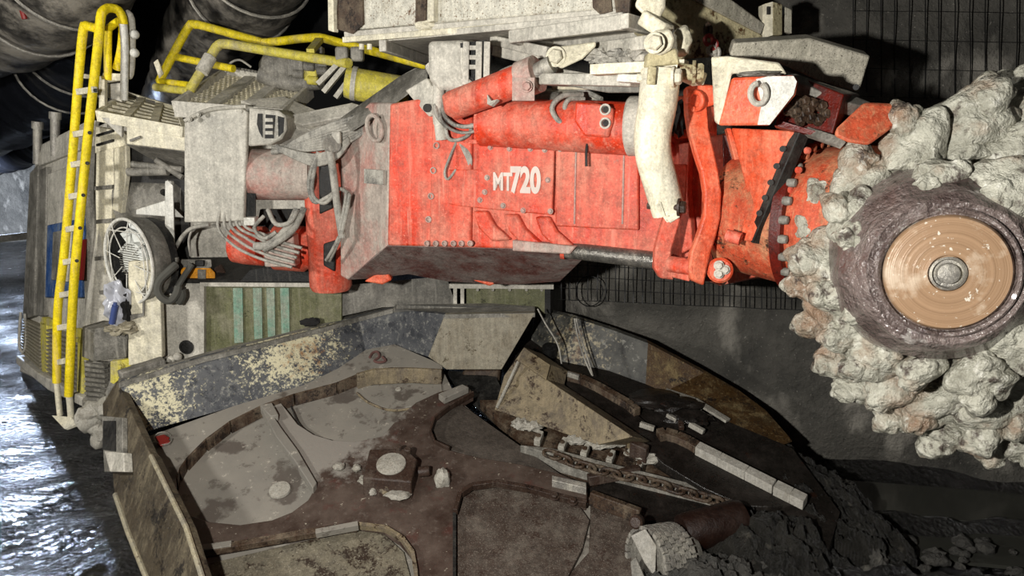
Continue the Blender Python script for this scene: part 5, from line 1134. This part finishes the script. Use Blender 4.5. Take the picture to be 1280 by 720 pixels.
bp('trough_rail', MB().slab(tt([(650, 556), (690, 560), (760, 578), (880, 608), (925, 620), (925, 628), (880, 617), (760, 588), (690, 568)], .0), dn*.1), 'dustdark', tq, bevel=.004)
for x, y in ((672, 543), (702, 551), (730, 559), (762, 567), (798, 577)):
    q_ = bp('flight_cleat', MB().slab(tt([(x-5, y+6), (x+2, y-6), (x+8, y-4), (x+3, y+8)], .0), dn*.04), 'bright', tq, bevel=.004)
    bp('cleat_hole', MB().lathe(T(x+1, y+1, .003), TN, [(.016, -.004), (.014, .004)], n=16), 'rust', q_)
bp('trough_ring', MB().tube([T(787+5*math.cos(a), 562+6*math.sin(a), .01) for a in [k*2*math.pi/12 for k in range(13)]], .008, n=6, sm=0), 'rust', tq)
for x0, y0, a_, b_, s_ in ((722, 549, .07, .04, 1), (752, 554, .09, .05, 2), (775, 552, .1, .04, 3), (665, 533, .07, .04, 4), (650, 530, .05, .05, 5), (800, 565, .08, .04, 6), (815, 573, .09, .04, 7)):
    bp('trough_mud', MB().lump(T(x0, y0, .0), (a_, b_, .03), s_, .5, 3, 2.5), 'bright', tq)
# chain: interlocked links
path = [(684, 566), (700, 572), (716, 578), (735, 584), (755, 589), (775, 594), (797, 599), (820, 604), (842, 611), (862, 617), (885, 623), (903, 628), (918, 634), (929, 644), (935, 656), (938, 670)]
pts = tt(path, .03); L = []
acc = 0; dens = []
for a, b in zip(pts, pts[1:]):
    n_ = 12
    for k in range(n_): dens.append(a.lerp(b, k/n_))
dens.append(pts[-1]); cl_ = [0]
for a, b in zip(dens, dens[1:]): cl_.append(cl_[-1]+(b-a).length)
def along(s):
    for i in range(len(cl_)-1):
        if cl_[i+1] >= s: return dens[i].lerp(dens[i+1], (s-cl_[i])/(cl_[i+1]-cl_[i]+1e-9))
    return dens[-1]
def link(c, d, flat):
    d = d.normalized(); s = TN.cross(d).normalized() if flat else TN
    pp_ = [c+d*(.036*math.cos(a)+(.016 if math.cos(a) > 0 else -.016))+s*.026*math.sin(a) for a in [k*2*math.pi/14 for k in range(15)]]
    return MB().tube(pp_, .0105, n=8, sm=0)
s = 0.03; k = 0; chn = None
while s < cl_[-1]-.04:
    c = along(s); d = along(s+.02)-along(s-.02)
    o = link(c, d, k % 2 == 0)
    if chn is None: chn = bp('conveyor_chain', o, 'rust')
    else: bp('chain_link', o, 'rust', chn)
    s += .07; k += 1
bp('trough_beam', MB().bar(T(735, 600, -.04), T(800, 588, -.02), .05, .06), 'brownsteel', tq, bevel=.006)
bp('trough_beam', MB().bar(T(738, 622, 0), T(800, 645, .02), .04, .08), 'rust', tq, bevel=.006)
bp('trough_plate', MB().slab(tt([(735, 610), (800, 595), (920, 625), (860, 655), (800, 650)], -.06), dn*.03), 'dark_deck', tq)
dr = bp('tail_drum', MB().lathe(T(852, 668, .04), (T(926, 648, .06)-T(852, 668, .04)), [(.03, 0), (.095, .005), (.1, .03), (.1, .3), (.09, .34)], n=40), 'drum_rust', label='dark rusty tail drum')
# ribbed nose shoe
c0 = T(815, 700, .03)
sh = MB().lathe(c0, (-.85, -.42, .12), [(.12, -.22), (.15, -.14), (.155, 0), (.13, .03)], n=28)
shoe = bp('nose_shoe', sh, 'dustdark', label='ribbed grey shoe end beside the trough')
for r_k in range(6):
    for a_k in range(12):
        pass
m = MB(); ax = V((-.85, -.42, .12)).normalized(); n1 = ax.orthogonal().normalized(); n2 = ax.cross(n1)
for i in range(6):
    for k in range(26):
        a = 2*math.pi*(k+.5*(i % 2))/26; c = c0+(n1*math.cos(a)+n2*math.sin(a))*.155+ax*(-.13+.032*i)
        m.box(c, (.03, .026, .018), tuple(n1*-math.sin(a)+n2*math.cos(a)), tuple(ax), tuple(n1*math.cos(a)+n2*math.sin(a)))
bp('shoe_scales', m, 'steel', shoe)
bp('shoe_face', MB().plate(pp([(789, 670, 3.22), (807, 661, 3.22), (821, 682, 3.2), (819, 722, 3.12), (806, 704, 3.16)]), .03), 'light_bar', shoe, bevel=.004, label='pale front plate')
bp('shoe_face', MB().plate(pp([(788, 702, 3.12), (795, 696, 3.12), (806, 722, 3.08), (790, 724, 3.08)]), .03), 'dustdark', shoe, bevel=.004)
bp('shoe_pin', MB().lathe(P(796, 652, 3.35), (-.4, -.8, .3), [(.035, -.02), (.035, .02), (.025, .03)], n=16), 'brownsteel', shoe)

# --- crushed muck around the nose of the apron
def heap(label, cx, cy, rx, ry, h, seed, mat='muck', rot=0., n=90, base=0., sl=(0, 0)):
    def fn(u, v):
        x = (u*2-1)*1.25; y = (v*2-1)*1.25; r2 = x*x+y*y
        X = cx+rx*x*math.cos(rot)-ry*y*math.sin(rot); Y = cy+rx*x*math.sin(rot)+ry*y*math.cos(rot)
        e = max(0., 1-r2*(1+.5*noise.noise(V((x*2+seed, y*2, 0)))))
        z = base+h*e**.6+(.16*h+.015)*noise.fractal(V((X*4+seed, Y*4, 0)), .8, 2.2, 4)*min(1, e*4)+.028*noise.cell(V((X*22, Y*22, seed)))*min(1, e*5)+.02*noise.fractal(V((X*16, Y*16, seed)), .6, 2.1, 4)+sl[0]*(X-cx)+sl[1]*(Y-cy)
        if e <= 0: z -= .12+.1*r2
        return V((X, Y, z))
    o = grid(n, n, fn).build('muck_heap', M[mat], angle=50); return tag(o, label, 'muck', kind='stuff')
p = T(985, 600, 0); heap('black wet crushed muck piled over the right wing edge', p.x+.2, p.y-.02, .26, .5, .08, 1, rot=.6, base=p.z-.12, sl=(-.2, .25))
p = G(1000, 690); heap('dark muck sheet lying in front of the tail drum', 1.28, 3.42, .42, .3, .26, 2, rot=-.3)
heap('wet muck heap at the bottom edge below the tail drum', .95, 3.12, .42, .24, .2, 3, rot=.1, mat='mud')
p = T(955, 655); heap('muck ridge along the conveyor nose', p.x, p.y, .13, .3, .14, 4, rot=-.4, base=p.z-.1)
r5 = random.Random(11)
for k in range(34):
    x, y = r5.uniform(1080, 1270), r5.uniform(672, 718); rr = r5.uniform(.015, .045)
    o = MB().lump(G(x, y, .03), (rr*1.2, rr, rr*.8), k, .5, 2, 2).build('rock', M['mud']); tag(o, 'small wet grey rock in the gravel at the bottom right corner', 'rock', 'small rocks at the bottom right')
o = MB().lump(G(1097, 706, .06), (.045, .045, .08), 77, .5, 3, 2).build('rock', M['mud']); tag(o, 'upright grey stone at bottom edge right of the muck heaps', 'rock')

# =============== LOOSE THINGS ===============
# orange cased device on the platform with its dark base
od = empty('cased_instrument', P(265, 350, 5.0), 'orange and grey cased instrument on the platform above the green board', 'instrument')
b = MB().loft(pp([(225, 341, 4.95), (228, 334, 4.95), (262, 334, 4.95), (269, 341, 4.95), (269, 349, 4.95), (262, 351, 4.95), (232, 351, 4.95)]), pp([(225, 341, 5.12), (228, 334, 5.12), (262, 334, 5.12), (269, 341, 5.12), (269, 349, 5.12), (262, 351, 5.12), (232, 351, 5.12)])).build('case_body', M['amber'], od, bevel=.008)
MB().plate(pp([(247, 337, 4.94), (257, 337, 4.94), (257, 350, 4.94), (247, 350, 4.94)]), .01).build('latch', M['dustdark'], b)
t = MB().loft(pp([(220, 324, 4.97), (264, 324, 4.97), (265, 333, 4.95), (262, 336, 4.95), (228, 336, 4.95)]), pp([(220, 324, 5.12), (264, 324, 5.12), (265, 333, 5.12), (262, 336, 5.12), (228, 336, 5.12)])).build('case_lid', M['dustdark'], od, bevel=.006)
MB().box(P(250, 329, 4.95), (.06, .03, .04)).build('lid_handle', M['black'], t, bevel=.006)
o = MB().plate(pp([(268, 335, 5.05), (276, 330, 5.05), (287, 351, 5.0), (266, 351, 5.0)]), .03).build('metal_wedge', M['brownsteel']); tag(o, 'dark reddish triangular plate leaning right of the orange instrument', 'plate')
# harness with grey webbing draped over the panel
hn = empty('harness', P(208, 360, 4.85), 'grey webbing strap bundle hanging over the two front panels', 'strap')
def webb(pts, w, nm='strap_loop', par=None, mat='strap'):
    P0 = pp(pts); m = MB()
    for a, b in zip(P0, P0[1:]): m.bar(a, b, w, .012, up=(0, -1, .2))
    return m.build(nm, M[mat], par or hn)
def rib(pts, w, nm, par, mat='strap'):
    q = pp(pts); m = MB(); vs = []
    m.tube(q, w, n=8, sm=4); return m.build(nm, M[mat], par)
rib([(220, 331, 4.78), (212, 338, 4.74), (200, 350, 4.72), (197, 362, 4.72), (202, 372, 4.72), (212, 376, 4.74), (220, 368, 4.76), (223, 358, 4.78)], .026, 'strap_loop', hn)
rib([(240, 330, 4.84), (232, 342, 4.82), (224, 355, 4.8), (218, 368, 4.8)], .02, 'strap_loop', hn)
rib([(226, 362, 4.8), (227, 370, 4.8), (222, 378, 4.8)], .03, 'strap_end', hn)
MB().box(P(218, 364, 4.79), (.07, .02, .05), (.8, 0, -.6), (0, 1, 0), (.6, 0, .8)).build('buckle', M['black'], hn, bevel=.006)
MB().plate(pp([(200, 322, 4.84), (222, 322, 4.84), (220, 340, 4.84), (202, 342, 4.84)]), .03).build('pouch', M['dustdark'], hn, bevel=.006)
# rubbish in the side box: bag, bottle, gloves
o = MB().lump(P(147, 380, 4.78), (.07, .07, .16), 9, .5, 4, 1.6).bumpy(.02, 14).build('plastic_bag', M['plastic']); tag(o, 'crumpled translucent plastic bag standing in the small side box', 'bag')
o = MB().cyl(P(140, 404, 4.7), P(144, 382, 4.68), .02, n=16).cyl(P(144, 382, 4.68), P(144, 378, 4.68), .012, n=16).build('bottle', M['bluebottle']); tag(o, 'slim blue plastic bottle in front of the crumpled bag', 'bottle')
o = MB().lump(P(151, 409, 4.78), (.1, .06, .045), 12, .6, 4, 2).bumpy(.02, 16).build('rag', M['louvre']); tag(o, 'crumpled tan rag on the edge of the small side box', 'rag')
o = MB().lump(P(155, 385, 4.76), (.04, .04, .09), 15, .6, 3, 2.5).build('rag', M['darkcloth']); tag(o, 'black and white rag wedged behind the cream front panel edge', 'rag')
# black scrap on the green board edge
o = MB().lump(P(388, 403, 4.78), (.06, .03, .03), 3, .5, 3, 2).build('cloth_scrap', M['darkcloth']); tag(o, 'small black cloth scrap on the back plate edge under the green board', 'cloth')
# covers behind the apron
o = bp('conveyor_cover', MB().loft(pp([(428, 357, 5.0), (558, 345, 5.15), (569, 380, 5.15), (478, 384, 5.05), (428, 395, 5.0)]), pp([(428, 357, 5.3), (558, 345, 5.4), (569, 380, 5.4), (478, 384, 5.3), (428, 395, 5.3)])), 'cover_dark' if 'cover_dark' in M else 'dustdark')
o = bp('rear_olive_panel', MB().plate(pp([(583, 359, 5.0), (687, 360, 4.95), (687, 392, 4.95), (583, 390, 5.0)]), .1), 'olive')
for x in (597, 616, 637, 658, 677): bp('panel_rivet', MB().lathe(P(x, 362, 4.95), (0, -1, 0), [(.012, 0), (.01, .01)], n=10), 'bright', o)
bp('panel_rim', MB().bar(P(562, 357, 4.97), P(692, 358, 4.92), .04, .03), 'dustgrey', o)
bp('panel_end', MB().plate(pp([(688, 357, 4.92), (703, 356, 5.3), (703, 392, 5.3), (688, 392, 4.92)]), .04), 'black', o)
for x in (569, 578): bp('panel_post', MB().bar(P(x, 358, 4.97), P(x, 392, 4.97), .025), 'dustgrey', o)
for o in list(bpy.data.objects):
    if o.type == 'MESH':
        if o.parent is None and 'kind' not in o.keys() and 'label' not in o.keys(): print('UNLABELLED', o.name)
